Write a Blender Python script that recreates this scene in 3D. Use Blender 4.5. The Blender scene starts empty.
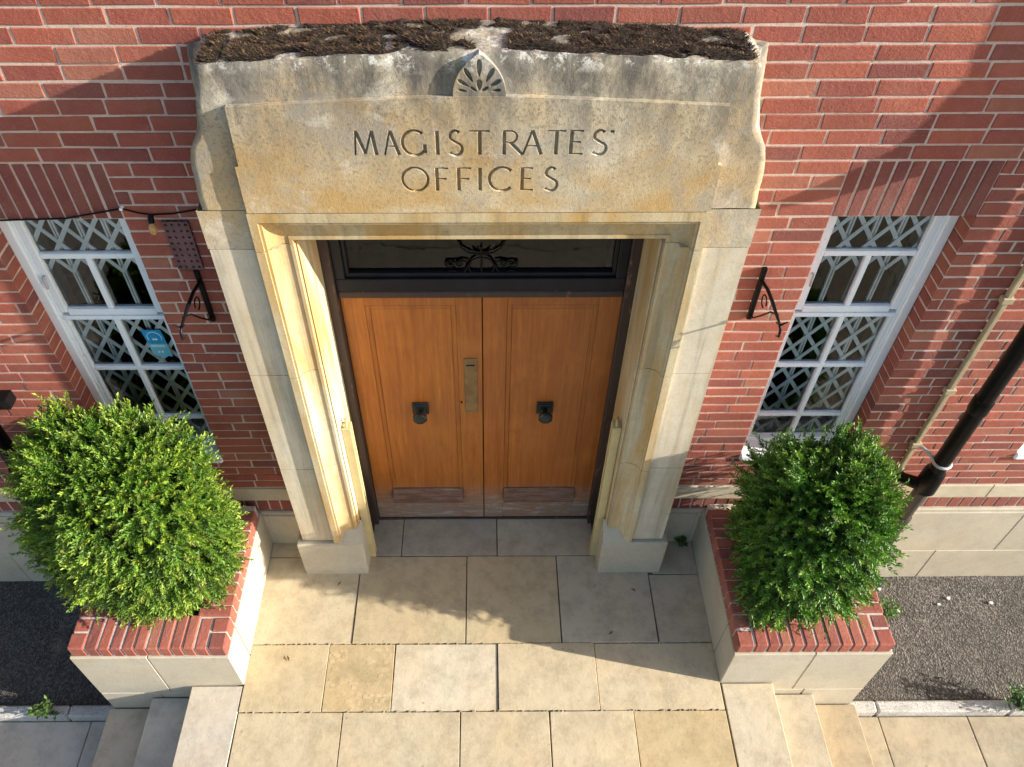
import bpy, math, random
import numpy as np
from mathutils import Vector, noise, Matrix
random.seed(7); rng = np.random.default_rng(11)
R = math.radians
scene = bpy.context.scene
COL = scene.collection

# ------------------------------------------------------------------ helpers
def tag(o, label=None, cat=None, group=None, kind=None):
    if label: o['label'] = label
    if cat: o['category'] = cat
    if group: o['group'] = group
    if kind: o['kind'] = kind
    return o
def empty(name, loc=(0, 0, 0)):
    o = bpy.data.objects.new(name, None); COL.objects.link(o); o.location = loc
    o.empty_display_size = .1
    return o

class MB:
    """collects faces (with a colour per face) and links them as one mesh object"""
    def __init__(s): s.v = []; s.f = []; s.c = []; s.sm = []
    def add(s, vs, fs, col=(1, 1, 1), sm=False):
        b = len(s.v); s.v += [tuple(p) for p in vs]
        for f in fs: s.f.append(tuple(b + i for i in f)); s.c.append(col); s.sm.append(sm)
    def quad(s, a, b, c, d, col=(1, 1, 1)): s.add([a, b, c, d], [(0, 1, 2, 3)], col)
    def box(s, x0, x1, y0, y1, z0, z1, bv=0.0, col=(1, 1, 1), jit=0.0):
        if bv <= 0:
            vs = [(x, y, z) for x in (x0, x1) for y in (y0, y1) for z in (z0, z1)]
            s.add(vs, [(0, 1, 3, 2), (4, 6, 7, 5), (0, 4, 5, 1), (2, 3, 7, 6), (0, 2, 6, 4), (1, 5, 7, 3)], col); return
        bv = min(bv, .49 * min(x1 - x0, y1 - y0, z1 - z0))
        X = (x0, x1); Y = (y0, y1); Z = (z0, z1); vs = []; idx = {}
        for i in (0, 1):
            for j in (0, 1):
                for k in (0, 1):
                    dx = bv if i == 0 else -bv; dy = bv if j == 0 else -bv; dz = bv if k == 0 else -bv
                    q = [(X[i], Y[j] + dy, Z[k] + dz), (X[i] + dx, Y[j], Z[k] + dz), (X[i] + dx, Y[j] + dy, Z[k])]
                    if jit:
                        o = [random.uniform(-jit, jit) for _ in range(3)]
                        q = [(p[0] + o[0], p[1] + o[1] * .6, p[2] + o[2]) for p in q]
                    for a in range(3): idx[(i, j, k, a)] = len(vs); vs.append(q[a])
        fs = []
        g = lambda i, j, k, a: idx[(i, j, k, a)]
        for i in (0, 1): fs.append((g(i, 0, 0, 0), g(i, 1, 0, 0), g(i, 1, 1, 0), g(i, 0, 1, 0)))
        for j in (0, 1): fs.append((g(0, j, 0, 1), g(1, j, 0, 1), g(1, j, 1, 1), g(0, j, 1, 1)))
        for k in (0, 1): fs.append((g(0, 0, k, 2), g(1, 0, k, 2), g(1, 1, k, 2), g(0, 1, k, 2)))
        for i in (0, 1):
            for j in (0, 1): fs.append((g(i, j, 0, 0), g(i, j, 1, 0), g(i, j, 1, 1), g(i, j, 0, 1)))
        for i in (0, 1):
            for k in (0, 1): fs.append((g(i, 0, k, 0), g(i, 1, k, 0), g(i, 1, k, 2), g(i, 0, k, 2)))
        for j in (0, 1):
            for k in (0, 1): fs.append((g(0, j, k, 1), g(1, j, k, 1), g(1, j, k, 2), g(0, j, k, 2)))
        for i in (0, 1):
            for j in (0, 1):
                for k in (0, 1): fs.append((g(i, j, k, 0), g(i, j, k, 1), g(i, j, k, 2)))
        s.add(vs, fs, col)
    def tube(s, pts, r, n=10, col=(1, 1, 1), caps=True):
        pts = [Vector(p) for p in pts]; m = len(pts)
        rs = r if isinstance(r, (list, tuple)) else [r] * m
        vs = []; up = None
        for i, p in enumerate(pts):
            t = (pts[min(i + 1, m - 1)] - pts[max(i - 1, 0)])
            t = t.normalized() if t.length > 1e-9 else Vector((0, 0, 1))
            if up is None:
                up = Vector((0, 0, 1)) if abs(t.z) < .9 else Vector((1, 0, 0))
            a = t.cross(up)
            if a.length < 1e-4: a = t.cross(Vector((0, 1, 0)))
            a.normalize(); b = a.cross(t).normalized(); up = b
            for k in range(n):
                w = 2 * math.pi * k / n
                vs.append(p + (a * math.cos(w) + b * math.sin(w)) * rs[i])
        fs = [(i * n + k, i * n + (k + 1) % n, (i + 1) * n + (k + 1) % n, (i + 1) * n + k) for i in range(m - 1) for k in range(n)]
        s.add(vs, fs, col, True)
        if caps: s.add(vs[:n], [tuple(range(n))], col); s.add(vs[-n:], [tuple(range(n))], col)
    def prism(s, poly, y0, y1, col=(1, 1, 1)):
        """polygon in x,z extruded along y"""
        n = len(poly)
        vs = [(x, y0, z) for x, z in poly] + [(x, y1, z) for x, z in poly]
        fs = [tuple(range(n)), tuple(range(2 * n - 1, n - 1, -1))] + [(i, (i + 1) % n, n + (i + 1) % n, n + i) for i in range(n)]
        s.add(vs, fs, col)
    def prismz(s, poly, z0, z1, col=(1, 1, 1)):
        n = len(poly)
        vs = [(x, y, z0) for x, y in poly] + [(x, y, z1) for x, y in poly]
        fs = [tuple(range(n)), tuple(range(2 * n - 1, n - 1, -1))] + [(i, (i + 1) % n, n + (i + 1) % n, n + i) for i in range(n)]
        s.add(vs, fs, col)
    def build(s, name, mat, parent=None, recalc=True):
        me = bpy.data.meshes.new(name)
        off = Vector((0, 0, 0)); p = parent
        while p is not None: off += p.location; p = p.parent
        me.from_pydata([(x - off.x, y - off.y, z - off.z) for x, y, z in s.v], [], s.f)
        at = me.attributes.new('col', 'FLOAT_COLOR', 'CORNER')
        lt = np.array([len(f) for f in s.f]); cc = np.ones((len(s.f), 4), np.float32); cc[:, :3] = np.array(s.c, np.float32)
        at.data.foreach_set('color', np.repeat(cc, lt, 0).ravel())
        me.polygons.foreach_set('use_smooth', np.array(s.sm, bool))
        if recalc:
            import bmesh
            bm = bmesh.new(); bm.from_mesh(me); bmesh.ops.recalc_face_normals(bm, faces=bm.faces); bm.to_mesh(me); bm.free()
        me.materials.append(mat)
        o = bpy.data.objects.new(name, me); COL.objects.link(o)
        if parent: o.parent = parent
        return o
def copy_tree(o, parent=None):
    c = o.copy(); COL.objects.link(c)
    if parent: c.parent = parent
    for ch in list(o.children): copy_tree(ch, c)
    return c

# ------------------------------------------------------------------ materials
class NM:
    def __init__(s, name, rough=.8):
        s.m = bpy.data.materials.new(name); s.m.use_nodes = True
        s.nt = s.m.node_tree; s.n = s.nt.nodes; s.b = s.n['Principled BSDF']; s.out = s.n['Material Output']
        s.b.inputs['Roughness'].default_value = rough
        s.tc = s.n.new('ShaderNodeTexCoord'); s.P = s.tc.outputs['Object']
    def L(s, a, b): s.nt.links.new(a, b)
    def put(s, sock, v):
        if isinstance(v, bpy.types.NodeSocket): s.L(v, sock)
        elif isinstance(v, (tuple, list)) and len(v) == 3 and sock.type == 'RGBA': sock.default_value = (*v, 1)
        else: sock.default_value = v
    def scaled(s, sc, rot=(0, 0, 0), src=None):
        m = s.n.new('ShaderNodeMapping'); s.L(src or s.P, m.inputs['Vector']); m.inputs['Scale'].default_value = sc; m.inputs['Rotation'].default_value = rot
        return m.outputs[0]
    def noise(s, scale, detail=4, rough=.55, vec=None, dist=0):
        t = s.n.new('ShaderNodeTexNoise'); s.L(vec or s.P, t.inputs['Vector'])
        t.inputs['Scale'].default_value = scale; t.inputs['Detail'].default_value = detail; t.inputs['Roughness'].default_value = rough; t.inputs['Distortion'].default_value = dist
        return t.outputs['Fac']
    def voro(s, scale, vec=None, feat='F1', out='Distance', rnd=1):
        t = s.n.new('ShaderNodeTexVoronoi'); s.L(vec or s.P, t.inputs['Vector']); t.feature = feat
        t.inputs['Scale'].default_value = scale; t.inputs['Randomness'].default_value = rnd
        return t.outputs[out]
    def ramp(s, fac, stops):
        t = s.n.new('ShaderNodeValToRGB'); s.L(fac, t.inputs['Fac']); e = t.color_ramp.elements
        while len(e) < len(stops): e.new(.5)
        for k, (p, c) in enumerate(stops):
            e[k].position = p; e[k].color = (c, c, c, 1) if not isinstance(c, (tuple, list)) else (*c, 1)
        return t.outputs['Color']
    def mix(s, fac, a, b, mode='MIX'):
        t = s.n.new('ShaderNodeMix'); t.data_type = 'RGBA'; t.blend_type = mode
        s.put(t.inputs[0], fac); s.put(t.inputs[6], a); s.put(t.inputs[7], b)
        return t.outputs[2]
    def math(s, op, a, b=0.0, clamp=False):
        t = s.n.new('ShaderNodeMath'); t.operation = op; t.use_clamp = clamp; s.put(t.inputs[0], a); s.put(t.inputs[1], b); return t.outputs[0]
    def remap(s, v, a, b, c=0.0, d=1.0):
        t = s.n.new('ShaderNodeMapRange'); s.put(t.inputs[0], v)
        for i, x in enumerate((a, b, c, d)): t.inputs[i + 1].default_value = x
        return t.outputs[0]
    def xyz(s):
        t = s.n.new('ShaderNodeSeparateXYZ'); s.L(s.P, t.inputs[0]); return t.outputs
    def attr(s, name='col'):
        t = s.n.new('ShaderNodeAttribute'); t.attribute_name = name; return t.outputs['Color']
    def rnd(s):
        return s.n.new('ShaderNodeObjectInfo').outputs['Random']
    def base(s, c): s.put(s.b.inputs['Base Color'], c)
    def bump(s, h, strength=.4, dist=.01, prev=None):
        t = s.n.new('ShaderNodeBump'); s.L(h, t.inputs['Height']); t.inputs['Strength'].default_value = strength; t.inputs['Distance'].default_value = dist
        if prev: s.L(prev, t.inputs['Normal'])
        s.L(t.outputs[0], s.b.inputs['Normal']); return t.outputs[0]

def m_brick():
    N = NM('red_brick', .88)
    base = N.attr()
    a = N.noise(14, 5, .6); b = N.noise(110, 4, .65); c = N.noise(3.0, 3)
    col = N.mix(N.ramp(a, [(.35, 0.0), (.7, .5)]), base, N.mix(1, base, (.62, .48, .46), 'MULTIPLY'))
    col = N.mix(N.ramp(b, [(.55, 0.0), (.72, .32)]), col, (.52, .30, .22))
    col = N.mix(N.ramp(c, [(.48, 0.0), (.75, .22)]), col, (.43, .25, .19))
    col = N.mix(N.ramp(N.noise(.9, 5, .6), [(.42, 0.0), (.72, .38)]), col, (.17, .07, .055))
    col = N.mix(N.ramp(N.noise(8, 6, .75), [(.62, 0.0), (.72, .28)]), col, (.50, .33, .26))
    N.base(col)
    sc = N.noise(1, 3, .6, vec=N.scaled((60, 60, 150)), dist=1.2)
    h = N.math('ADD', N.math('MULTIPLY', N.noise(45, 4, .7), 1.0), N.math('MULTIPLY', sc, .8))
    N.bump(h, .55, .006)
    return N.m
def m_mortar(name='lime_mortar', c0=(.44, .33, .27), c1=(.64, .51, .44)):
    N = NM(name, .95)
    col = N.mix(N.noise(5, 5, .6), c0, c1)
    col = N.mix(N.ramp(N.noise(38, 4), [(.50, 0.0), (.72, .55)]), col, (.34, .20, .15))
    N.base(col); N.bump(N.noise(160, 4, .7), .6, .004)
    return N.m
def m_stone(name, c0, c1, ochre=.0, soot=0.0, streak=False, rough=.9, sp=1.0):
    N = NM(name, rough)
    x, y, z = N.xyz()
    n1 = N.noise(2.3, 5, .6); n2 = N.noise(9, 5, .65); n3 = N.noise(70, 3, .7); n4 = N.noise(230, 2, .6)
    col = N.mix(N.ramp(n1, [(.3, 0.0), (.7, 1.0)]), c0, c1)
    col = N.mix(N.ramp(n2, [(.45, 0.0), (.8, .55)]), col, tuple(q * .72 for q in c0))
    if ochre:
        vs = N.scaled((5.0, 5.0, .9) if streak else (1.6, 1.6, 1.9))
        oc = N.noise(1.0, 4, .6, vec=vs, dist=.5)
        f = N.ramp(oc, [(.42, 0.0), (.64, ochre)])
        col = N.mix(f, col, (.46, .29, .10))
        col = N.mix(N.ramp(N.noise(26, 4, .7), [(.55, 0.0), (.72, .35 * ochre)]), col, (.36, .22, .09))
    if soot:
        g = N.remap(z, 3.15, 3.66, 0.0, 1.0)
        st = N.noise(1.0, 5, .7, vec=N.scaled((7, 7, 2.2)))
        f = N.math('MULTIPLY', N.ramp(st, [(.36, .05), (.62, 1.0)]), g, True)
        f = N.math('MULTIPLY', f, soot)
        col = N.mix(f, col, (.115, .105, .09))
        col = N.mix(N.math('MULTIPLY', N.ramp(n3, [(.52, 0.0), (.62, .55)]), N.remap(z, 3.0, 3.5)), col, (.16, .145, .12))
        lich = N.math('MULTIPLY', N.ramp(N.noise(17, 6, .78), [(.52, 0.0), (.60, .85)]), N.remap(z, 3.65, 3.70))
        col = N.mix(lich, col, (.70, .69, .64))
    if soot:
        gp = N.noise(3.4, 5, .7, dist=.6)
        col = N.mix(N.ramp(gp, [(.50, 0.0), (.66, .6)]), col, (.30, .285, .25))
        col = N.mix(N.ramp(N.noise(4.6, 5, .7, dist=.4), [(.56, 0.0), (.70, .55)]), col, (.70, .65, .55))
    spk = N.ramp(n3, [(.56, 0.0), (.70, .45 * sp)])
    col = N.mix(spk, col, tuple(q * .45 for q in c0))
    pit = N.ramp(N.noise(210, 2, .5), [(.60, 0.0), (.68, .6 * sp)])
    col = N.mix(pit, col, tuple(q * .35 for q in c0))
    if streak:
        dk = N.noise(1.0, 5, .65, vec=N.scaled((17, 17, .75)), dist=.4)
        col = N.mix(N.ramp(dk, [(.50, 0.0), (.70, .55)]), col, tuple(q * .42 for q in c0))
    N.base(col)
    h = N.math('SUBTRACT', N.math('ADD', N.math('MULTIPLY', n3, .9), N.math('MULTIPLY', n4, .5)), pit)
    N.bump(h, .5 * sp, .004, N.bump(n2, .12, .012))
    return N.m
def m_slab(name, rough=.82):
    N = NM(name, rough)
    base = N.attr(); wob = N.noise(1.4, 5, .6)
    col = N.mix(N.ramp(wob, [(.35, 0.0), (.7, .5)]), base, N.mix(1, base, (1.12, .92, .70), 'MULTIPLY'))
    band = N.noise(1.0, 3, .5, vec=N.scaled((1.6, 5.5, 3), rot=(0, 0, .35)), dist=1.0)
    col = N.mix(N.ramp(band, [(.52, 0.0), (.72, .35)]), col, (.52, .42, .27))
    col = N.mix(N.ramp(N.noise(6.5, 6, .75), [(.44, 0.0), (.70, .75)]), col, N.mix(1, base, (.64, .60, .55), 'MULTIPLY'))
    col = N.mix(N.ramp(N.noise(30, 6, .8), [(.57, 0.0), (.72, .55)]), col, N.mix(1, base, (.45, .40, .36), 'MULTIPLY'))
    col = N.mix(N.ramp(N.voro(5.5, vec=N.scaled((1, 1, .01))), [(.035, .5), (.06, 0.0)]), col, N.mix(1, base, (.45, .42, .40), 'MULTIPLY'))
    N.base(col)
    N.bump(N.noise(90, 4, .7), .3, .004, N.bump(N.noise(9, 4), .35, .012))
    return N.m
def m_plain(name, col, rough=.5, metal=0.0, var=.12, bump=.15, bs=60, spec=None):
    N = NM(name, rough)
    N.base(N.mix(N.ramp(N.noise(9, 5, .65), [(.35, 0.0), (.7, 1.0)]), tuple(c * (1 - var) for c in col), tuple(min(1, c * (1 + var)) for c in col)))
    N.b.inputs['Metallic'].default_value = metal
    if bump: N.bump(N.noise(bs, 3, .6), bump, .004)
    return N.m
def m_white():
    N = NM('white_paint', .42)
    col = N.mix(N.ramp(N.noise(5, 5, .6), [(.4, 0.0), (.7, 1.0)]), (.84, .90, .93), (.88, .92, .94))
    col = N.mix(N.ramp(N.noise(22, 5, .75), [(.60, 0.0), (.68, .55)]), col, (.58, .58, .56))
    N.base(col); N.bump(N.noise(30, 4, .6), .25, .004)
    return N.m
def m_oak():
    N = NM('oak', .45)
    x, y, z = N.xyz(); base = N.attr()
    g = N.noise(1.0, 5, .6, vec=N.scaled((38, 38, 1.6)), dist=.6)
    f = N.noise(1.0, 3, .6, vec=N.scaled((260, 260, 9)))
    col = N.mix(N.ramp(g, [(.36, 0.0), (.68, 1.0)]), (.36, .098, .011), (.56, .195, .026))
    col = N.mix(N.ramp(f, [(.42, .45), (.6, 0.0)]), col, (.27, .085, .014))
    col = N.mix(1, col, base, 'MULTIPLY')
    col = N.mix(N.ramp(N.noise(3.2, 4, .6), [(.5, 0.0), (.8, .5)]), col, (.60, .225, .036))
    wear = N.math('MULTIPLY', N.remap(z, .46, .16), N.ramp(N.noise(1.0, 5, .7, vec=N.scaled((16, 16, 5))), [(.3, .65), (.55, 1.0)]))
    col = N.mix(N.math('MULTIPLY', wear, .9), col, (.23, .185, .15))
    blotch = N.noise(1.0, 3, .5, vec=N.scaled((2.2, 2.2, 1.1))); col = N.mix(N.ramp(blotch, [(.35, .38), (.62, 0.0)]), col, (.26, .085, .018))  # broad darker patches in the oak, placed at random
    rub = N.math('MULTIPLY', N.remap(z, .42, .18), N.ramp(N.noise(1.0, 5, .8, vec=N.scaled((9, 9, 55))), [(.52, 0.0), (.62, .8)]))
    col = N.mix(rub, col, (.42, .36, .30))
    col = N.mix(N.ramp(N.noise(7, 6, .8), [(.60, 0.0), (.70, .35)]), col, (.20, .07, .02))
    N.base(col); N.bump(f, .12, .003)
    return N.m
def m_darkwood():
    N = NM('weathered_dark_wood', .6)
    col = N.mix(N.noise(1.0, 4, .6, vec=N.scaled((30, 30, 3))), (.018, .012, .011), (.060, .034, .026))
    col = N.mix(N.ramp(N.noise(1.0, 4, .75, vec=N.scaled((26, 26, 9))), [(.60, 0.0), (.68, .9)]), col, (.20, .10, .06))
    N.base(col); N.bump(N.noise(50, 3), .2, .004); return N.m
def m_wboard():
    N = NM('weathered_board', .75)
    g = N.noise(1.0, 5, .7, vec=N.scaled((7, 20, 60)))
    col = N.mix(N.ramp(g, [(.40, 0.0), (.62, 1.0)]), (.12, .050, .028), (.19, .115, .08))
    N.base(N.mix(N.ramp(N.noise(1.0, 4, .8, vec=N.scaled((5, 20, 90))), [(.60, 0.0), (.68, .5)]), col, (.36, .30, .25)))
    N.bump(g, .3, .004); return N.m
def m_glass(name='window_glass'):
    m = bpy.data.materials.new(name); m.use_nodes = True; nt = m.node_tree; n = nt.nodes; n.remove(n['Principled BSDF'])
    t = n.new('ShaderNodeBsdfTransparent'); t.inputs[0].default_value = (.93, .96, .95, 1)
    g = n.new('ShaderNodeBsdfGlossy'); g.inputs['Roughness'].default_value = .015
    f = n.new('ShaderNodeFresnel'); f.inputs['IOR'].default_value = 1.52
    b = n.new('ShaderNodeBump'); no = n.new('ShaderNodeTexNoise'); no.inputs['Scale'].default_value = 7; tc = n.new('ShaderNodeTexCoord')
    nt.links.new(tc.outputs['Object'], no.inputs['Vector']); nt.links.new(no.outputs['Fac'], b.inputs['Height']); b.inputs['Strength'].default_value = .05; b.inputs['Distance'].default_value = .02
    nt.links.new(b.outputs[0], g.inputs['Normal'])
    mx = n.new('ShaderNodeMixShader'); nt.links.new(f.outputs[0], mx.inputs[0]); nt.links.new(t.outputs[0], mx.inputs[1]); nt.links.new(g.outputs[0], mx.inputs[2])
    nt.links.new(mx.outputs[0], n['Material Output'].inputs[0]); return m
def m_leaf():
    N = NM('leaf', .5)
    base = N.attr()
    N.base(base)
    tr = N.n.new('ShaderNodeBsdfTranslucent'); N.L(N.mix(1, base, (1.25, 1.35, .6), 'MULTIPLY'), tr.inputs[0])
    mx = N.n.new('ShaderNodeMixShader'); mx.inputs[0].default_value = .18
    N.L(N.b.outputs[0], mx.inputs[1]); N.L(tr.outputs[0], mx.inputs[2]); N.L(mx.outputs[0], N.out.inputs[0])
    return N.m
def m_gravel(name, c0, c1, c2):
    N = NM(name, .9)
    col = N.ramp(N.voro(95, out='Color'), [(.1, c0), (.5, c1), (.95, c2)])
    col = N.mix(N.ramp(N.noise(2.2, 5, .65), [(.35, 0.0), (.75, .6)]), col, tuple(q * .55 for q in c1))
    col = N.mix(N.ramp(N.noise(5, 5, .7), [(.62, 0.0), (.75, .45)]), col, (.30, .24, .17))
    N.base(col)
    N.bump(N.voro(95), .9, .012, N.bump(N.noise(14, 5, .7), .6, .02))
    return N.m
def m_attr(name, rough=.6, bump=.2):
    N = NM(name, rough); N.base(N.attr()); N.bump(N.noise(80, 3, .6), bump, .004); return N.m

BRICK = m_brick(); MORTAR = m_mortar(); MORTAR_P = m_mortar('white_mortar', (.50, .43, .37), (.66, .58, .51))
ST_LINTEL = m_stone('lintel_stone', (.40, .35, .25), (.60, .54, .42), .7, 1.25)
ST_PANEL = m_stone('panel_stone', (.46, .375, .24), (.70, .64, .49), .9, 1.0)
ST_JAMB = m_stone('jamb_stone', (.53, .475, .36), (.61, .56, .45), .5, 0, True, sp=.45)
ST_ARCH = m_stone('architrave_stone', (.52, .445, .28), (.60, .53, .38), .95, 0, True, sp=.55)
ST_ARCHL = m_stone('stained_architrave_stone', (.47, .37, .20), (.56, .47, .31), 1.0, 0, True, sp=.8)
ST_PLINTH = m_stone('plinth_stone', (.41, .37, .29), (.50, .455, .36), .12, 0, sp=.6)
ST_BAND = m_stone('band_stone', (.46, .40, .29), (.56, .50, .38), .4, 0, sp=.4)
SLAB = m_slab('sandstone_paving'); PAVE = m_slab('concrete_paving', .9)
WHITE = m_white(); OAK = m_oak(); DWOOD = m_darkwood(); WBOARD = m_wboard(); GLASS = m_glass(); LEAF = m_leaf()
BLACK = m_plain('black_iron_paint', (.006, .006, .0065), .34, .0, .3, .3, 40); BLACK.node_tree.nodes['Principled BSDF'].inputs['Specular IOR Level'].default_value = .12
NAVY = m_plain('black_painted_frame', (.008, .010, .016), .45, 0, .3, .2); NAVY.node_tree.nodes['Principled BSDF'].inputs['Specular IOR Level'].default_value = .25
BRASS = m_plain('tarnished_brass', (.24, .165, .085), .42, .7, .25, .1)
PATINA = m_plain('dark_patinated_bronze', (.035, .038, .036), .42, .6, .4, .3, 90)
YELLOW = m_plain('pale_yellow_paint', (.54, .44, .22), .5, 0, .10, .15)
GREYW = m_plain('grey_white_gate_paint', (.88, .91, .91), .45, .0, .2, .2)
BUFF = m_plain('buff_plastic', (.42, .34, .21), .6, 0, .2, .2)
STRAP = m_plain('galvanised_strap', (.50, .50, .50), .45, .5, .2, .2)
TERRA = m_plain('dark_terracotta', (.17, .085, .082), .8, 0, .25, .4)
SOIL = m_plain('soil', (.045, .032, .022), .95, 0, .5, .9, 50)
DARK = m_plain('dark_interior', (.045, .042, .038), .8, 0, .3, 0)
LINING = m_plain('interior_lining', (.40, .38, .33), .6, 0, .15, 0)
BARK = m_plain('bark', (.10, .075, .05), .9, 0, .4, .8, 40)
MOSS = m_attr('dry_moss', .95, .6)
ATTR = m_attr('painted', .5, .1)
GRAVEL = m_gravel('gravel', (.036, .032, .028), (.092, .080, .068), (.28, .25, .215))
SOILG = m_gravel('dark_gravel', (.03, .028, .026), (.07, .062, .055), (.20, .18, .16))
ASPH = m_gravel('asphalt', (.035, .035, .037), (.05, .05, .052), (.09, .09, .09))
KERB = m_stone('kerb_stone', (.40, .385, .35), (.66, .64, .60), 0, 0, sp=2.2)

CX = .005
SUN = Vector((1.405, -.29, .522)).normalized()

# ------------------------------------------------------------------ building
bld = tag(empty('brick_building'), 'red brick office building with stone doorway and white windows', 'building')
Z0 = 3.8008
OPEN = [(1.66, 2.354, .94, 2.826), (-2.352, -1.664, .94, 2.826), (3.43, 4.124, .94, 2.826)]     # window openings
SOLD = [(a, b, 2.826, 3.126) for a, b, _, _ in OPEN]
PORTAL = (CX - 1.10, CX + 1.10, .0, 3.60)
XW0, XW1, ZTOP = -5.6, 6.4, 5.0
def brick_col(dark=0.0):
    t = random.random()
    c = Vector((.375, .104, .062)).lerp(Vector((.285, .070, .050)), t)
    if random.random() < .06: c = Vector((.38, .135, .085))
    if random.random() < .07: c = Vector((.225, .062, .05))
    if dark < 0: c = c.lerp(Vector((.44, .17, .11)), -dark * 3)
    elif dark: c = c.lerp(Vector((.165, .042, .038)), dark)
    return tuple(c * random.uniform(.9, 1.1))
wall = MB()
JO = .010
def lay(z0, z1, x0, x1, off, mb=wall):
    x = x0 - (off % .245)
    edges = []
    while x < x1 + .3:
        L = .245 if random.random() > .16 else random.choice((.20, .215, .235))
        edges.append((x, x + L)); x += L
    cutp = sorted(set([x0, x1] + [a for a, _ in edges if x0 + .055 < a < x1 - .055]))
    for a2, b2 in zip(cutp, cutp[1:]):
        la = 0 if a2 == x0 and x0 in STOPS else JO / 2
        lb = 0 if b2 == x1 and x1 in STOPS else JO / 2
        d = random.uniform(-.0022, .0016)
        mb.box(a2 + la, b2 - lb, d, .14, z0 + JO / 2 + random.uniform(-.001, .001), z1 - JO / 2 + random.uniform(-.001, .001), .0035, brick_col(), .0022)
STOPS = set([a for o in OPEN for a in o[:2]])
k = 42
zc = .651
row = 0
while zc < ZTOP:
    z1 = zc + .075
    blocks = sorted([(o[0], o[1]) for o in OPEN + SOLD + [PORTAL] if o[2] < zc + .037 < o[3]])
    x = XW0
    off = .1225 * (row % 2) + random.uniform(-.02, .02) + .06
    for a, b in blocks + [(XW1, XW1)]:
        if a > x: lay(zc, z1, x, a, off + (0 if x == XW0 else random.uniform(0, .24)))
        x = b
    zc = z1; row += 1
# headers on edge under the stone band
x = XW0
while x < XW1:
    if not (CX - 1.1 < x < CX + 1.1):
        wall.box(x + .005, x + .076, random.uniform(-.002, .001), .1, .385, .497, .004, brick_col(.35), .001)
    x += .081
brickwork = wall.build('brickwork', BRICK, bld)
# mortar bed (front sheet, reveals) with the openings left out
xs = sorted(set([XW0, XW1, PORTAL[0], PORTAL[1]] + [a for o in OPEN for a in o[:2]]))
zs = sorted(set([.37, ZTOP + .02, PORTAL[3]] + [a for o in OPEN for a in o[2:]]))
def hole(x, z):
    return any(o[0] < x < o[1] and o[2] < z < o[3] for o in OPEN) or (PORTAL[0] < x < PORTAL[1] and z < PORTAL[3])
mm = MB(); YF = .0035
for i in range(len(xs) - 1):
    for j in range(len(zs) - 1):
        a, b, c, d = xs[i], xs[i + 1], zs[j], zs[j + 1]
        if hole((a + b) / 2, (c + d) / 2): continue
        mm.quad((a, YF, c), (b, YF, c), (b, YF, d), (a, YF, d)); mm.quad((a, .32, c), (b, .32, c), (b, .32, d), (a, .32, d))
e = .004
for o in OPEN + [(*PORTAL[:2], .37, PORTAL[3])]:
    a, b, c, d = o
    mm.quad((a - e, YF, c), (a - e, .32, c), (a - e, .32, d), (a - e, YF, d)); mm.quad((b + e, YF, c), (b + e, .32, c), (b + e, .32, d), (b + e, YF, d))
    if c > .5: mm.quad((a, YF, c), (b, YF, c), (b, .32, c), (a, .32, c))
    mm.quad((a, YF, d), (b, YF, d), (b, .32, d), (a, .32, d))
mm.quad((XW0, YF, ZTOP + .02), (XW1, YF, ZTOP + .02), (XW1, .32, ZTOP + .02), (XW0, .32, ZTOP + .02))
mm.build('mortar', MORTAR, bld)
# soldier arches over the windows
for a, b, c, d in SOLD:
    so = MB(); n = 10
    for i in range(n):
        w = (b - a) / n
        so.box(a + i * w + .005, a + (i + 1) * w - .005, random.uniform(-.003, .001), .14, c + .001, d - .006, .004, brick_col(.75), .0012)
    so.build('soldier_arch', BRICK, bld)
# stone band and plinth
def skip_portal(segs):
    out = []
    for a, b in segs:
        for lo, hi in ((-9, CX - 1.12), (CX + 1.12, 9)):
            p, q = max(a, lo), min(b, hi)
            if q > p: out.append((p, q))
    return out
for sd in (-1, 1):
  bd = MB()
  for a, b in skip_portal([(-5.6, -3.9), (-3.9, -2.75), (-2.75, -1.7), (-1.7, 1.9), (1.9, 2.62), (2.62, 3.45), (3.45, 4.6), (4.6, 6.4)]):
    if (a + b) * sd > 0: bd.box(a + .002, b - .002, -.006, .2, .505, .643, .004, (1, 1, 1))
  bd.build('stone_band', ST_BAND, bld)
pl = MB()
for a, b in skip_portal([(-5.6, -4.3), (-4.3, -3.05), (-3.05, -1.5), (-1.5, 1.5), (1.5, 2.9), (2.9, 3.80), (3.80, 5.0), (5.0, 6.4)]):
    pl.box(a + .002, b - .002, -.030, .25, -.147, .352, .006)
for a, b in skip_portal([(-5.6, -4.8), (-4.8, -3.5), (-3.5, -1.53), (1.53, 3.37), (3.37, 4.4), (4.4, 6.4)]):
    pl.box(a + .002, b - .002, -.031, .25, -.66, -.151, .006)
pl.box(XW0, CX - 1.12, -.02, .25, .345, .383, .01, jit=0); pl.box(CX + 1.12, XW1, -.02, .25, .345, .383, .01)
pl.box(XW0, XW1, -.026, .25, -.68, -.1)
pl.box(XW0, CX - 1.12, -.026, .25, -.1, .34); pl.box(CX + 1.12, XW1, -.026, .25, -.1, .34)
pl.build('stone_plinth', ST_PLINTH, bld)
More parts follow.
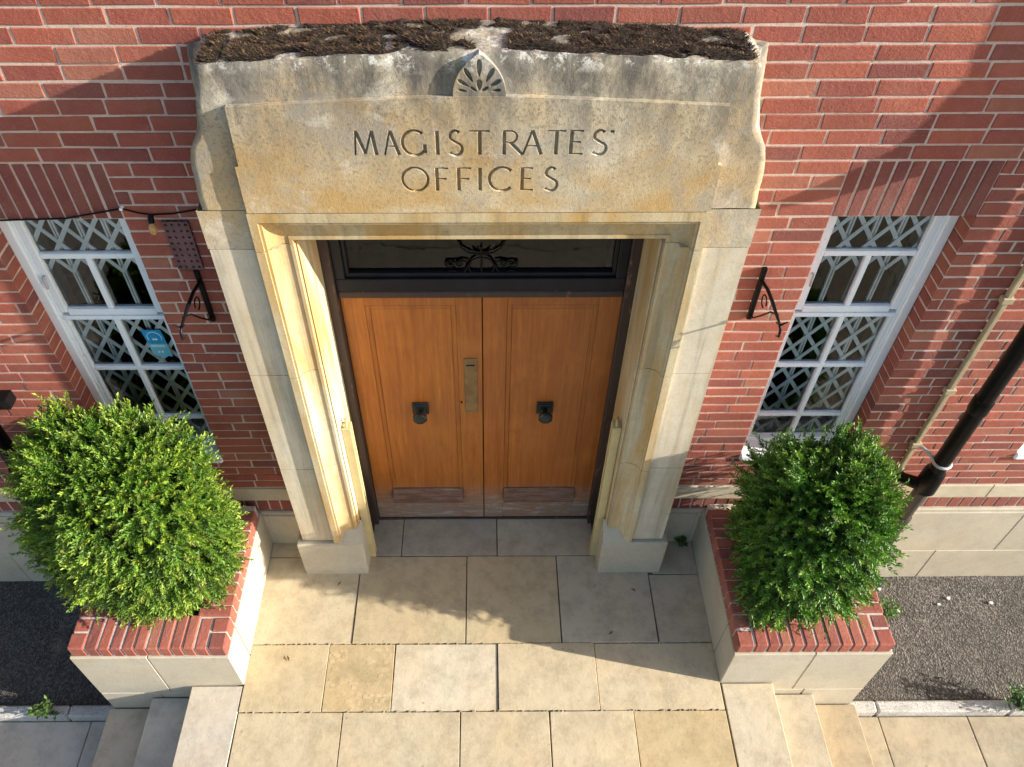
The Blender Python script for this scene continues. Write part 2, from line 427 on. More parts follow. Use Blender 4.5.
# dark rooms behind the windows and the door
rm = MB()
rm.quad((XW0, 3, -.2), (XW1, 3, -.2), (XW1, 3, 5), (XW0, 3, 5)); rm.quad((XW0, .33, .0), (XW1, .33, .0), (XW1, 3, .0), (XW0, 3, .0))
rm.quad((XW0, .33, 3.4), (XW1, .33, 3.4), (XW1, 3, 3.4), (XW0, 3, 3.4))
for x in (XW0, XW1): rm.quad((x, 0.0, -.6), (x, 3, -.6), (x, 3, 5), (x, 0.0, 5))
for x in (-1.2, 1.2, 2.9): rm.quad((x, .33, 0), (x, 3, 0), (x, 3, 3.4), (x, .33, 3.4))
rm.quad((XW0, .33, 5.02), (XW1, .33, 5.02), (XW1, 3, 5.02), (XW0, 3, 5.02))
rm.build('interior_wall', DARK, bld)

# ------------------------------------------------------------------ windows (local frame: origin at sill centre on wall face)
W2 = .3465
def make_window():
    fr = MB(); H = 2.826 - .94
    zb, zt = .05, H
    fw = .05
    for sx in (-1, 1):
        x0, x1 = sorted((sx * W2, sx * (W2 - fw)))
        fr.box(x0, x1, .112, .235, zb, zt, .004)
        x0, x1 = sorted((sx * (W2 - fw), sx * (W2 - fw - .014)))
        fr.box(x0, x1, .128, .225, zb, zt, .003)
    fr.box(-W2 + fw, W2 - fw, .113, .234, zt - .055, zt, .004); fr.box(-W2 + fw, W2 - fw, .113, .234, zb, zb + .032, .004)
    w = fr.build('window', WHITE, None)
    z_tr, z1, z2, z3 = 2.096 - .94, 2.50 - .94, 1.673 - .94, 1.227 - .94
    xi = W2 - fw - .014
    # upper opening light: sash with its own frame
    sa = MB()
    for sx in (-1, 1):
        a, b = sorted((sx * xi, sx * (xi - .042))); sa.box(a, b, .128, .178, z_tr + .02, zt - .055, .005)
    sa.box(-xi + .042, xi - .042, .129, .177, z_tr + .002, z_tr + .045, .005); sa.box(-xi + .042, xi - .042, .129, .177, zt - .095, zt - .055, .005)
    s1 = sa.build('casement', WHITE, w)
    gb = MB(); gb.box(-xi + .042, xi - .042, .132, .172, z1 - .016, z1 + .016, .004); gb.box(-.016, .016, .133, .171, z_tr + .045, z1 - .014, .005)
    gb.build('glazing_bar', WHITE, s1)
    h = MB(); h.tube([(-xi + .02, .125, z1 - .12), (-xi + .02, .108, z1 - .12), (-xi + .02, .104, z1 - .19)], .007, 8); h.build('catch', STRAP, s1)
    lo = MB()
    lo.box(-xi, xi, .122, .19, z_tr - .028, z_tr - .002, .005)
    for sx in (-1, 1):
        a, b = sorted((sx * xi, sx * (xi - .022))); lo.box(a, b, .132, .175, zb + .032, z_tr - .028, .004)
    for z in (z2, z3): lo.box(-xi + .022, xi - .022, .132, .172, z - .015, z + .015, .004)
    lo.box(-.016, .016, .133, .171, zb + .032, z_tr - .028, .005)
    lo.build('lower_sash', WHITE, w)
    g = MB(); g.quad((-xi, .155, zb), (xi, .155, zb), (xi, .155, zt - .06), (-xi, .155, zt - .06)); g.build('pane', GLASS, w)
    # folding security gate behind the glass
    gt = MB(); yb = .182
    n = 5; xp = [(-.262 + i * .131) for i in range(n)]
    for i, x in enumerate(xp):
        gt.box(x - .013, x - .003, yb, yb + .014, zb + .02, zt - .02); gt.box(x + .003, x + .013, yb, yb + .014, zb + .02, zt - .02)
    def dg(x0, z0, x1, z1, y):
        d = Vector((x1 - x0, 0, z1 - z0)); p = Vector((-d.z, 0, d.x)).normalized() * .0115
        a, b = Vector((x0, y, z0)), Vector((x1, y, z1))
        vs = [a + p, a - p, b - p, b + p]; vs += [q + Vector((0, .004, 0)) for q in vs]
        gt.add(vs, [(0, 1, 2, 3), (4, 5, 6, 7), (0, 1, 5, 4), (1, 2, 6, 5), (2, 3, 7, 6), (3, 0, 4, 7)])
    hz = .185
    for lo_, hi_ in ((1.43, 1.80), (.0, 1.13)):
        z = hi_
        while z - hz > lo_ - .02:
            for i in range(n - 1):
                dg(xp[i], z, xp[i + 1], z - hz, yb - .008); dg(xp[i + 1], z, xp[i], z - hz, yb - .014)
            z -= hz
    gt.build('security_gate', GREYW, w)
    li = MB()
    for sx in (-1, 1):
        a, b = sorted((sx * (W2 - .005), sx * (W2 - .035))); li.box(a, b, .238, .36, zb, zt)
    li.build('inner_lining', LINING, w)
    sl = MB(); sl.box(-W2 - .002, W2 + .002, -.018, .25, .0, .055, .01); sl.box(-W2, W2, .0, .25, .04, .062, .006)
    sl.build('sill', WHITE, w)
    return w
w0 = make_window(); w0.parent = bld; w0.location = ((OPEN[0][0] + OPEN[0][1]) / 2, 0, .94)
for o in OPEN[1:]:
    c = copy_tree(w0, bld); c.location = ((o[0] + o[1]) / 2, 0, .94)

# ------------------------------------------------------------------ stone doorway
H = lambda h, s: CX + s * h
prof = [(1.21, .05), (1.21, -.25), (.996, -.25), (.996, -.275), (.958, -.275), (.957, -.267), (.944, -.267)]
prof += [(.856 + .088 * math.cos(a), -.262 + .054 * math.sin(a)) for a in [math.pi / 2 * i / 8 for i in range(1, 9)]]
prof += [(.856, -.214), (.840, -.214), (.839, -.198), (.834, -.188), (.829, -.194), (.824, -.186), (.824, .26)]
NP = len(prof)
def zl(h): return 3.0 - (.958 - h) * 1.15 if h < .958 else 3.0
surround = MB()
for s, nm in ((-1, 'L'), (1, 'R')):
    jm = MB()
    levels = [(.392, 1.186), (1.190, 2.012), (2.016, 2.838)]
    for za, zb in levels:
        outer = prof[:4] ; e2 = .0
        # outer pilaster face and architrave as one section
        for i in range(NP - 1):
            (h0, y0), (h1, y1) = prof[i], prof[i + 1]
            za0 = za if za > .4 else .392 + max(0, min(y0, -.18) + .275) * 1.25 * (h0 < .99)
            za1 = za if za > .4 else .392 + max(0, min(y1, -.18) + .275) * 1.25 * (h1 < .99)
            nseg = 14
            for q in range(nseg):
                f0, f1 = q / nseg, (q + 1) / nseg
                jm.quad((H(h0, s), y0, za0 + (zb - za0) * f0), (H(h1, s), y1, za1 + (zb - za1) * f0), (H(h1, s), y1, za1 + (zb - za1) * f1), (H(h0, s), y0, za0 + (zb - za0) * f1))
        jm.prismz([(H(h, s), y) for h, y in prof], zb, zb + .0001)
    # dark core seen in the joints
    jm.prismz([(H(h - .006 if i < 2 else h + .006, s), y + .006) for i, (h, y) in enumerate(prof)], .38, 2.84)
    ob = jm.build('door_jamb', ST_JAMB, bld)
    ob.data.materials.append(ST_ARCH)
    for p in ob.data.polygons:
        hx = abs(p.center.x - CX)
        if hx < .998: p.material_index = 1
    bb = MB()
    a, b = sorted((H(.807, s), H(1.25, s)))
    bb.box(a, b, -.282, .0, -.01, .388, .009, jit=.002)
    a, b = sorted((H(.808, s), H(.975, s)))
    vs = [(a, -.278, .386), (b, -.278, .386), (b, -.278, .396), (a, -.278, .396), (a, -.17, .386), (b, -.17, .386), (b, -.17, .515), (a, -.17, .515)]
    bb.add(vs, [(0, 1, 2, 3), (4, 5, 6, 7), (3, 2, 6, 7), (0, 3, 7, 4), (1, 2, 6, 5), (0, 1, 5, 4)])
    bb.build('base_block', ST_PLINTH, bld)
# lintel block with mitred architrave: z 2.842 .. 3.048
ZA, ZB = 2.842, 3.046
for s in (-1, 1):
    lb = MB()
    for i in range(3):
        (h0, y0), (h1, y1) = prof[i], prof[i + 1]
        if i < 2:
            lb.quad((H(h0 + .005, s), y0, ZA), (H(h1 + (.005 if i == 0 else 0), s), y1, ZA), (H(h1 + (.005 if i == 0 else 0), s), y1, ZB), (H(h0 + .005, s), y0, ZB))
        else: lb.quad((H(h0, s), y0, ZA), (H(h1, s), y1, ZA), (H(h1, s), y1, ZB), (H(h0, s), y0, ZB))
    lb.quad((H(1.215, s), .05, ZA), (H(1.215, s), -.25, ZA), (H(.9, s), -.25, ZA), (H(.9, s), .05, ZA))
    lb.build('lintel_shoulder', ST_LINTEL, bld)
la = MB()
for s in (-1, 1):
    for i in range(3, NP - 1):
        (h0, y0), (h1, y1) = prof[i], prof[i + 1]
        la.quad((H(h0, s), y0, ZA), (H(h1, s), y1, ZA), (H(h1, s), y1, zl(h1) if i > 2 and h1 < .958 else 3.0), (H(h0, s), y0, zl(h0) if h0 < .958 else 3.0))
for i in range(4, NP - 1):
    (h0, y0), (h1, y1) = prof[i], prof[i + 1]
    for q in range(24):
        f0, f1 = q / 24 * 2 - 1, (q + 1) / 24 * 2 - 1
        la.quad((CX + f0 * h0, y0, zl(h0)), (CX + f1 * h0, y0, zl(h0)), (CX + f1 * h1, y1, zl(h1)), (CX + f0 * h1, y1, zl(h1)))
la.quad((CX - .996, -.275, 3.0), (CX + .996, -.275, 3.0), (CX + .996, -.275, ZB), (CX - .996, -.275, ZB))
la.quad((CX - .996, -.275, ZB), (CX + .996, -.275, ZB), (CX + .996, -.1, ZB), (CX - .996, -.1, ZB))
la.build('lintel_architrave', ST_ARCHL, bld)
# big inscribed lintel stone: lofted plan sections, scalloped sides
def fz(z):       # half width at the front plane
    pts = [(3.05, 1.190), (3.20, 1.182), (3.29, 1.174), (3.345, 1.158), (3.385, 1.128), (3.43, 1.098), (3.52, 1.086), (3.60, 1.068), (3.70, 1.05), (3.8, 1.05)]
    for (a, u), (b, v) in zip(pts, pts[1:]):
        if a <= z <= b: t = (z - a) / (b - a); return u + (v - u) * t
    return pts[0][1] if z < pts[0][0] else pts[-1][1]
def wz(z):       # half width at the wall
    pts = [(3.05, 1.205), (3.22, 1.222), (3.30, 1.212), (3.36, 1.203), (3.45, 1.196), (3.55, 1.192), (3.66, 1.188), (3.8, 1.188)]
    for (a, u), (b, v) in zip(pts, pts[1:]):
        if a <= z <= b: t = (z - a) / (b - a); return u + (v - u) * t
    return pts[0][1] if z < pts[0][0] else pts[-1][1]
def topz(x):
    q = abs(x - CX); t = min(1, q / 1.05); return 3.738 - .048 * t ** 1.3 - .032 * max(0, min(1, (q - 1.045) / .05))
ln = MB(); rows = 46; NU = 110
def nz(p, s=9, a=.004): return a * noise.noise(Vector(p) * s) + a * .5 * noise.noise(Vector(p) * s * 3.1)
grid = []
for j in range(rows + 1):
    rowp = []
    fj = j / rows
    for i in range(NU + 1):
        u = i / NU
        zz = 3.050 + (3.66 - 3.050) * fj
        w, f = wz(zz), fz(zz)
        if u < .09 or u > .91:
            s = -1 if u < .5 else 1
            t = (u / .09) if u < .5 else (1 - u) / .09      # 0 wall .. 1 front
            a = t * math.pi / 2
            x = CX + s * (w - (w - f) * math.sin(a)); y = .02 - .27 * (1 - math.cos(a)) ** .8
        else:
            x = CX - f + 2 * f * (u - .09) / .82; y = -.25
        zt = 3.050 + (topz(x) - 3.050) * fj
        d = nz((x, y, zt)); ed = .0
        if fj > .93: ed = .007 * ((fj - .93) / .07) ** 2 * (1 + .8 * noise.noise(Vector((x * 6, 0, 1))))
        rowp.append((x + nz((x, zt, 3.), 12, .004) * (1 if (.03 < u < .12 or .88 < u < .97) else .3 if (u < .2 or u > .8) else 0), min(.03, y + d * .8 + ed), zt + (0 if j == 0 else nz((x, 7, zt), 14, .003))))
    grid.append(rowp)
vs = [p for r_ in grid for p in r_]
ln.add(vs, [(j * (NU + 1) + i, j * (NU + 1) + i + 1, (j + 1) * (NU + 1) + i + 1, (j + 1) * (NU + 1) + i) for j in range(rows) for i in range(NU)], (1, 1, 1), True)
top = grid[-1]
for q in range(4):
    f0, f1 = q / 4, (q + 1) / 4
    A = [(x, y + (.03 - y) * f0, z + .012 * f0) for x, y, z in top]; B = [(x, y + (.03 - y) * f1, z + .012 * f1) for x, y, z in top]
    ln.add(A + B, [(i, i + 1, NU + 2 + i, NU + 1 + i) for i in range(NU)])
bot = grid[0]; ln.add(bot + [(x, .03, z) for x, y, z in bot], [(i, i + 1, NU + 2 + i, NU + 1 + i) for i in range(NU)])
lintel = ln.build('inscribed_lintel', ST_LINTEL, bld, recalc=True)
# raised panel with carved lettering
def ptop(x): return 3.578 - .043 * min(1, abs(x - CX) / .968) ** 1.25
pn = [(CX - .990, 3.051), (CX - .990, 3.275), (CX - .974, 3.279), (CX - .968, 3.535)]
pn += [(CX - .95 + 1.9 * i / 24, ptop(CX - .95 + 1.9 * i / 24)) for i in range(25)]
pn += [(CX + .968, 3.535), (CX + .974, 3.279), (CX + .990, 3.275), (CX + .990, 3.051)]
pm = MB(); pm.prism(pn, -.275, -.235)
panel = pm.build('name_panel', ST_PANEL, bld)
arc = lambda cx, cz, rx, rz, a0, a1, n=14: [(cx + rx * math.cos(R(a0 + (a1 - a0) * i / n)), cz + rz * math.sin(R(a0 + (a1 - a0) * i / n))) for i in range(n + 1)]
TK, TN = 1.0, .55
GL = {  # glyph strokes in a unit box: (points, thickness)
 'M': [([(.10, 0), (.20, 1)], TN), ([(.20, 1), (.50, .05)], TK), ([(.50, .05), (.80, 1)], TN), ([(.80, 1), (.92, 0)], TK)],
 'A': [([(0, 0), (.48, 1)], TN), ([(.48, 1), (1, 0)], TK), ([(.2, .36), (.78, .36)], TN)],
 'G': [(arc(.52, .5, .50, .5, 48, 318, 26), TK), ([(.93, 0.08), (.93, .45)], TK)],
 'I': [([(.5, 0), (.5, 1)], TK)],
 'S': [(arc(.48, .755, .36, .235, 40, 205, 12) + arc(.50, .245, .46, .25, 75, -150, 16), TK)],
 'T': [([(0, .97), (1, .97)], TN), ([(.5, 0), (.5, .97)], TK)],
 'R': [([(.12, 0), (.12, 1)], TK), ([(.12, .97)] + arc(.42, .735, .30, .235, 90, -90, 12) + [(.12, .5)], TN * 1.2), ([(.42, .5), (1, 0)], TK)],
 'E': [([(.15, 0), (.15, 1)], TK), ([(.15, .97), (.9, .97)], TN), ([(.15, .52), (.78, .52)], TN), ([(.15, .03), (.95, .03)], TN)],
 'F': [([(.15, 0), (.15, 1)], TK), ([(.15, .97), (.95, .97)], TN), ([(.15, .52), (.82, .52)], TN)],
 'O': [(arc(.5, .5, .5, .5, 0, 360, 30), TK * .9)],
 'C': [(arc(.53, .5, .52, .5, 45, 315, 26), TK)],
 "'": [([(.5, 1), (.4, .88)], TK)],
}
cut = MB()
def stroke(pts, w):
    n = len(pts); vs = []
    closed = n > 3 and math.dist(pts[0], pts[-1]) < 1e-5
    if closed: pts = pts[:-1]; n -= 1
    for i, p in enumerate(pts):
        a = pts[(i - 1) % n] if (closed or i > 0) else p; b = pts[(i + 1) % n] if (closed or i < n - 1) else p
        d = Vector((b[0] - a[0], b[1] - a[1])).normalized(); nn = Vector((-d.y, d.x))
        ww = w * (1.22 if (not closed and i in (0, n - 1)) else 1.0)
        ex = 0
        for hw, y in ((ww * .62, -.2795), (ww * .26, -.260)):
            vs.append((p[0] + nn.x * hw, y, p[1] + nn.y * hw)); vs.append((p[0] - nn.x * hw, y, p[1] - nn.y * hw))
    fs = []
    for i in range(n if closed else n - 1):
        a, b = i * 4, ((i + 1) % n) * 4
        fs += [(a, b, b + 1, a + 1), (a + 1, b + 1, b + 3, a + 3), (a + 3, b + 3, b + 2, a + 2), (a + 2, b + 2, b, a)]
    if not closed: e_ = (n - 1) * 4; fs += [(0, 1, 3, 2), (e_, e_ + 2, e_ + 3, e_ + 1)]
    cut.add(vs, fs)
def word(items, x_of, z0, z1, w):
    for ch, a, b in items:
        xa, xb = x_of(a), x_of(b)
        for pts, t in GL[ch]:
            stroke([(xa + (xb - xa) * px, z0 + (z1 - z0) * pz) for px, pz in pts], w * t)
word([('M', 353, 379), ('A', 385, 399.5), ('G', 403, 427), ('I', 434, 442), ('S', 449, 463), ('T', 469.7, 490), ('R', 501.5, 522.5), ('A', 522.8, 541), ('T', 546.6, 564.6), ('E', 568, 583.5), ('S', 591, 606), ("'", 609, 611)],
     lambda p: -.495 + (p - 354) * 1.012 / 252, 3.328, 3.436, .0128)
word([('O', 403.5, 428.8), ('F', 435.5, 449.5), ('F', 456.6, 472.5), ('I', 476, 484), ('C', 489, 513), ('E', 519.5, 533.5), ('S', 543.6, 557)],
     lambda p: -.311 + (p - 403) * .638 / 153, 3.160, 3.270, .0128)
cutter = cut.build('letter_cutter', ST_PANEL, bld)
md = panel.modifiers.new('carve', 'BOOLEAN'); md.object = cutter; md.operation = 'DIFFERENCE'; md.solver = 'EXACT'; md.use_self = True
dg_ = bpy.context.evaluated_depsgraph_get(); dg_.update()
me2 = bpy.data.meshes.new_from_object(panel.evaluated_get(dg_)); panel.modifiers.clear(); panel.data = me2
bpy.data.objects.remove(cutter, do_unlink=True)
print('panel faces', len(me2.polygons))
# carved palmette on top of the panel
cr = MB()
def ogive(w, zb, zt, n=14):
    L = []
    for i in range(n + 1):
        t = i / n; L.append((-w * (1 - t ** 2.2) ** .9 if t < 1 else 0, zb + (zt - zb) * t))
    return L + [(-x, z) for x, z in reversed(L[:-1])]
cxx = CX + .006
og = [(cxx + x, z) for x, z in ogive(.100, 3.575, 3.742)]; og2 = [(cxx + x, z) for x, z in ogive(.084, 3.575, 3.724)]
n = len(og)
cr.prism(og[::1] , -.272, -.236)
palm = cr.build('carved_palmette', ST_LINTEL, bld)
pc = MB()
def petal(cx_, cz_, ang, L, w):
    d = Vector((math.sin(ang), math.cos(ang))); p = Vector((d.y, -d.x)); m = 12; ra = []; rb = []
    for i in range(m):
        a = 2 * math.pi * i / m; u = math.cos(a) * .5 + .5; v = math.sin(a) * (.45 + .55 * u)
        for ring, k_, y in ((ra, 1.5, -.285), (rb, .8, -.2575)):
            q = Vector((cx_, cz_)) + d * (L * (.5 + (u - .5) * k_)) + p * (w * v * k_); ring.append((q.x, y, q.y))
    pc.add(ra + rb, [(i, (i + 1) % m, m + (i + 1) % m, m + i) for i in range(m)] + [tuple(range(m)), tuple(range(2 * m - 1, m - 1, -1))])
for ang, r0, L, w in ((0, .066, .062, .013), (-.52, .052, .056, .0115), (.52, .052, .056, .0115), (-1.0, .048, .046, .0105), (1.0, .048, .046, .0105), (-1.42, .048, .032, .008), (1.42, .048, .032, .008), (.0, .012, .040, .014), (-.95, .012, .028, .008), (.95, .012, .028, .008)):
    petal(cxx + math.sin(ang) * r0, 3.590 + math.cos(ang) * r0, ang, L, w)
pcut = pc.build('petal_cutter', ST_PANEL, bld)
md = palm.modifiers.new('carve', 'BOOLEAN'); md.object = pcut; md.operation = 'DIFFERENCE'; md.solver = 'EXACT'; md.use_self = True
dg_ = bpy.context.evaluated_depsgraph_get(); dg_.update()
me2 = bpy.data.meshes.new_from_object(palm.evaluated_get(dg_)); palm.modifiers.clear(); palm.data = me2
bpy.data.objects.remove(pcut, do_unlink=True)

# ------------------------------------------------------------------ doors, fanlight
def leaf(x0, x1, px0, px1, tint):
    d = MB(); y = .18
    t2 = tuple(c * .93 for c in tint); t3 = tuple(c * .85 for c in tint)
    d.box(x0, px0, y, y + .05, .014, 2.19, .002, tint); d.box(px1, x1, y, y + .05, .014, 2.19, .002, t2)
    d.box(px0, px1, y + .0005, y + .05, 2.115, 2.19, .002, t3); d.box(px0, px1, y + .0005, y + .05, .014, .26, .002, t3)
    o = d.build('door', OAK, bld)
    p = MB(); p.box(px0 + .028, px1 - .028, y + .004, y + .045, .29, 2.087, .003, tint)
    m = .028
    for a, b, c, e_ in ((px0, px0 + m, .26, 2.115), (px1 - m, px1, .26, 2.115)): p.box(a, b, y + .0015, y + .045, c, e_, .003, t3)
    p.box(px0 + m, px1 - m, y + .0015, y + .045, 2.087, 2.115, .003, t3); p.box(px0 + m, px1 - m, y + .0015, y + .045, .26, .29, .003, t3)
    p.build('door_panel', OAK, o)
    wb = MB(); a, b = px0 + .006, px1 - .004
    vs = [(a, y - .004, .385), (b, y - .004, .385), (b, y - .045, .30), (a, y - .045, .30), (a, y - .045, .262), (b, y - .045, .262), (b, y - .004, .25), (a, y - .004, .25), (a, y + .02, .385), (b, y + .02, .385), (a, y + .02, .25), (b, y + .02, .25)]
    wb.add(vs, [(0, 1, 2, 3), (3, 2, 5, 4), (4, 5, 6, 7), (8, 9, 1, 0), (7, 6, 11, 10), (0, 3, 4, 7, 10, 8), (1, 2, 5, 6, 11, 9)], t3)
    wb.build('weather_board', WBOARD, o)
    return o
dl = leaf(-.764, .009, -.637, -.134, (1.0, .98, .95)); dr = leaf(.015, .783, .150, .657, (.90, .80, .74))
tag(dl, 'left oak leaf with brass push plate'); tag(dr, 'right oak leaf, slightly redder')
for door, kx in ((dl, -.382), (dr, .402)):
    kb = MB(); y = .18
    kb.box(kx - .052, kx + .052, y - .012, y + .002, 1.20, 1.306, .004); kb.box(kx - .040, kx + .040, y - .020, y - .008, 1.213, 1.294, .005)
    prof_k = [(.0, .018), (.02, .016), (.035, .018), (.045, .036), (.055, .046), (.07, .047), (.082, .040), (.090, .022), (.092, .0001)]
    m = 8; vs = []
    for dy, r_ in prof_k:
        for i in range(m): vs.append((kx + r_ * math.cos(2 * math.pi * (i + .5) / m), y - .015 - dy, 1.246 + r_ * math.sin(2 * math.pi * (i + .5) / m)))
    kb.add(vs, [(j * m + i, j * m + (i + 1) % m, (j + 1) * m + (i + 1) % m, (j + 1) * m + i) for j in range(len(prof_k) - 1) for i in range(m)])
    kb.build('door_knob', PATINA, door)
pp = MB(); pp.box(-.100, -.020, .174, .182, 1.215, 1.70, .002)
po = pp.build('push_plate', BRASS, dl)
ps = MB(); ps.box(-.088, -.034, .1725, .178, 1.636, 1.650, .002); ps.build('slot', BLACK, po)
kh = MB(); kh.tube([(-.122, .179, 1.31), (-.122, .172, 1.31)], .006, 10); kh.build('lock_cylinder', BLACK, dl)
df = MB()
for s in (-1, 1):
    a, b = sorted((H(.772, s), H(.826, s))); df.box(a, b, .125, .30, -.005, 2.95, .004)
df.box(H(-.772, 1), H(.772, 1), .15, .30, 2.192, 2.238, .006)
df.build('door_frame', DWOOD, bld)
th = MB(); th.box(-.80, .81, .165, .30, -.01, .013, .003); th.build('threshold_bar', DWOOD, bld)
fl = MB(); x0, x1 = H(-.772, 1), H(.772, 1)
fl.box(x0, x1, .152, .215, 2.240, 2.325, .004); fl.box(x0, x0 + .055, .153, .214, 2.325, 2.95, .004); fl.box(x1 - .055, x1, .153, .214, 2.325, 2.95, .004)
fl.box(x0 + .055, x1 - .055, .17, .214, 2.325, 2.352, .003); fl.box(x0 + .055, x0 + .075, .17, .214, 2.352, 2.95, .003); fl.box(x1 - .075, x1 - .055, .17, .214, 2.352, 2.95, .003)
fan = fl.build('fanlight', NAVY, bld)
g = MB(); g.quad((x0, .195, 2.3), (x1, .195, 2.3), (x1, .195, 2.95), (x0, .195, 2.95)); g.build('pane', GLASS, fan)
gr = MB(); yy = .180; gx = .010; zr = 2.318
def t2d(pts, r=.0055): gr.tube([(gx + x, yy, z) for x, z in pts], r, 7)
t2d(arc(0, zr + .066, .066, .066, 0, 360, 28)); t2d([(0, zr), (0, zr + .20)]); t2d(arc(0, zr + .20, .05, .045, 200, 340, 12))
def spiral(cx_, cz_, r0, r1, a0, a1, n=24): return [(cx_ + (r0 + (r1 - r0) * i / n) * math.cos(R(a0 + (a1 - a0) * i / n)), cz_ + (r0 + (r1 - r0) * i / n) * math.sin(R(a0 + (a1 - a0) * i / n))) for i in range(n + 1)]
for s in (-1, 1):
    f = lambda L: [(s * x, z) for x, z in L]
    t2d(f([(.066, zr + .075)] + arc(.15, zr + .08, .075, .075, 180, 270, 10) + spiral(.152, zr + .025, .026, .010, -90, 330)))
    t2d(f(spiral(.165, zr + .085, .012, .024, 0, 400) + [(.13, zr + .10), (.10, zr + .11), (.07, zr + .10)]))
    t2d(f(spiral(.115, zr + .09, .008, .018, 0, 380))); t2d(f([(.0, zr + .15), (.06, zr + .16), (.1, zr + .19), (.12, zr + .24)]))
gr.build('scroll_grille', BLACK, fan)
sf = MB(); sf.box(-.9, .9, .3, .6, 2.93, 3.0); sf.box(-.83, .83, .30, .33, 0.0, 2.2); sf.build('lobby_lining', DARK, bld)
# yellow channels fixed in the reveals
for s, nm in ((-1, 'left'), (1, 'right')):
    t = tag(empty('barrier_channel', (H(.795, s), -.115, 0)), 'pale yellow upright channel fixed to the %s reveal of the doorway' % ('sunlit left' if s < 0 else 'shaded right'), 'post', 'yellow channels in the doorway')
    c = MB(); a, b = sorted((H(.768, s), H(.822, s)))
    c.box(a, b, -.148, -.128, .0, 1.43, .003); c.box(a, b, -.105, -.088, .0, 1.43, .003)
    a2, b2 = sorted((H(.810, s), H(.822, s))); c.box(a2, b2, -.128, -.105, .0, 1.43)
    c.build('channel', YELLOW, t)
    k_ = MB(); k_.tube([(H(.80, s), -.10, 1.435), (H(.80, s), -.10, 1.48), (H(.79, s), -.13, 1.49), (H(.79, s), -.14, 1.45)], .007, 8); k_.box(a, b, -.15, -.086, 1.43, 1.442, .003)
    k_.build('top_bracket', YELLOW, t)

# terracotta vent
vm = MB(); vx0, vx1, vz0, vz1 = -1.492, -1.366, 2.532, 2.82
vm.box(vx0, vx1, -.003, .05, vz0, vz1, .002)
ncol, nrow = 4, 8; bw = .0115
sx_, sz_ = (vx1 - vx0) / ncol, (vz1 - vz0) / nrow
for i in range(ncol + 1):
    x = vx0 + i * sx_; ww = .0095 if i != 2 else .013
    vm.box(max(vx0, x - ww), min(vx1, x + ww), -.016, .0, vz0, vz1, .002)
for j in range(nrow + 1):
    z = vz0 + j * sz_; vm.box(vx0, vx1, -.0155, .0, max(vz0, z - bw), min(vz1, z + bw), .002)
vm.build('air_vent', TERRA, bld)

# moss cushion along the top of the lintel
ms = MB(); nx_, ny_ = 260, 48
def cover(x, y):
    """thickness of the moss at x, y"""
    t = abs(x - CX)
    if t > 1.06: return 0
    f = (y + .265) / .27
    n1 = noise.noise(Vector((x * 5, y * 9, .3))); n2 = noise.noise(Vector((x * 19, y * 25, 4.)))
    hgt = .017 + .007 * n1 + .010 * n2 + .004 * f
    front = -.243 + .016 * noise.noise(Vector((x * 7, 2.2, 0))) + .016 * n2
    hgt *= max(0, min(1, (y - front) / .03))
    if -.34 < x < .12 and y < -.06 + .05 * n2: hgt *= max(0, min(1, (.02 + n1 * .8 + n2 * .9) * 3))
    if abs(x + .935 - .05 * (y)) < .013: hgt = 0
    hgt *= max(0, min(1, (noise.noise(Vector((x * 8, y * 16, 9.))) * .8 + .40 + n2 * .3) * 6))
    hgt *= max(0, min(1, (1.055 - t) / .03))
    return hgt
G = [[None] * (nx_ + 1) for _ in range(ny_ + 1)]
for j in range(ny_ + 1):
    for i in range(nx_ + 1):
        x = CX - 1.075 + 2.15 * i / nx_; y = -.243 + .243 * j / ny_
        h_ = cover(x, y); edge = max(0, abs(x - CX) - 1.03)
        G[j][i] = (x, y, topz(x) - .004 - edge * .4 + (h_ if h_ > .001 else -.008))
def mcol():
    t = random.random()
    if t < .5: return (.060, .032, .018)
    if t < .72: return (.022, .016, .010)
    if t < .88: return (.24, .135, .07)
    return (.065, .062, .018)
for j in range(ny_):
    for i in range(nx_):
        if max(cover(*G[a_][b_][:2]) for a_, b_ in ((j, i), (j, i + 1), (j + 1, i), (j + 1, i + 1))) > .001: ms.add([G[j][i], G[j][i + 1], G[j + 1][i + 1], G[j + 1][i]], [(0, 1, 2, 3)], (.022, .014, .009), False)
for _ in range(42000):
    x = CX + random.uniform(-1.05, 1.05); y = random.uniform(-.26, -.002); h_ = cover(x, y)
    if h_ < .006: continue
    z = topz(x) + h_ - .012; L = random.uniform(.008, .024); a = random.choice((0, 3.14)) + random.gauss(0, .7); tl = random.uniform(.7, 1.6)
    dx, dy = math.cos(a) * L * tl, math.sin(a) * L * tl - .004; px, py = -math.sin(a) * .0028, math.cos(a) * .0028
    ms.add([(x - px, y - py, z), (x + px, y + py, z), (x + dx, y + dy, z + .010 + L * .35 * random.random())], [(0, 1, 2)], mcol())
tag(ms.build('moss', MOSS, None, recalc=False), 'dry brown moss along the top of the stone lintel', 'moss', kind='stuff')

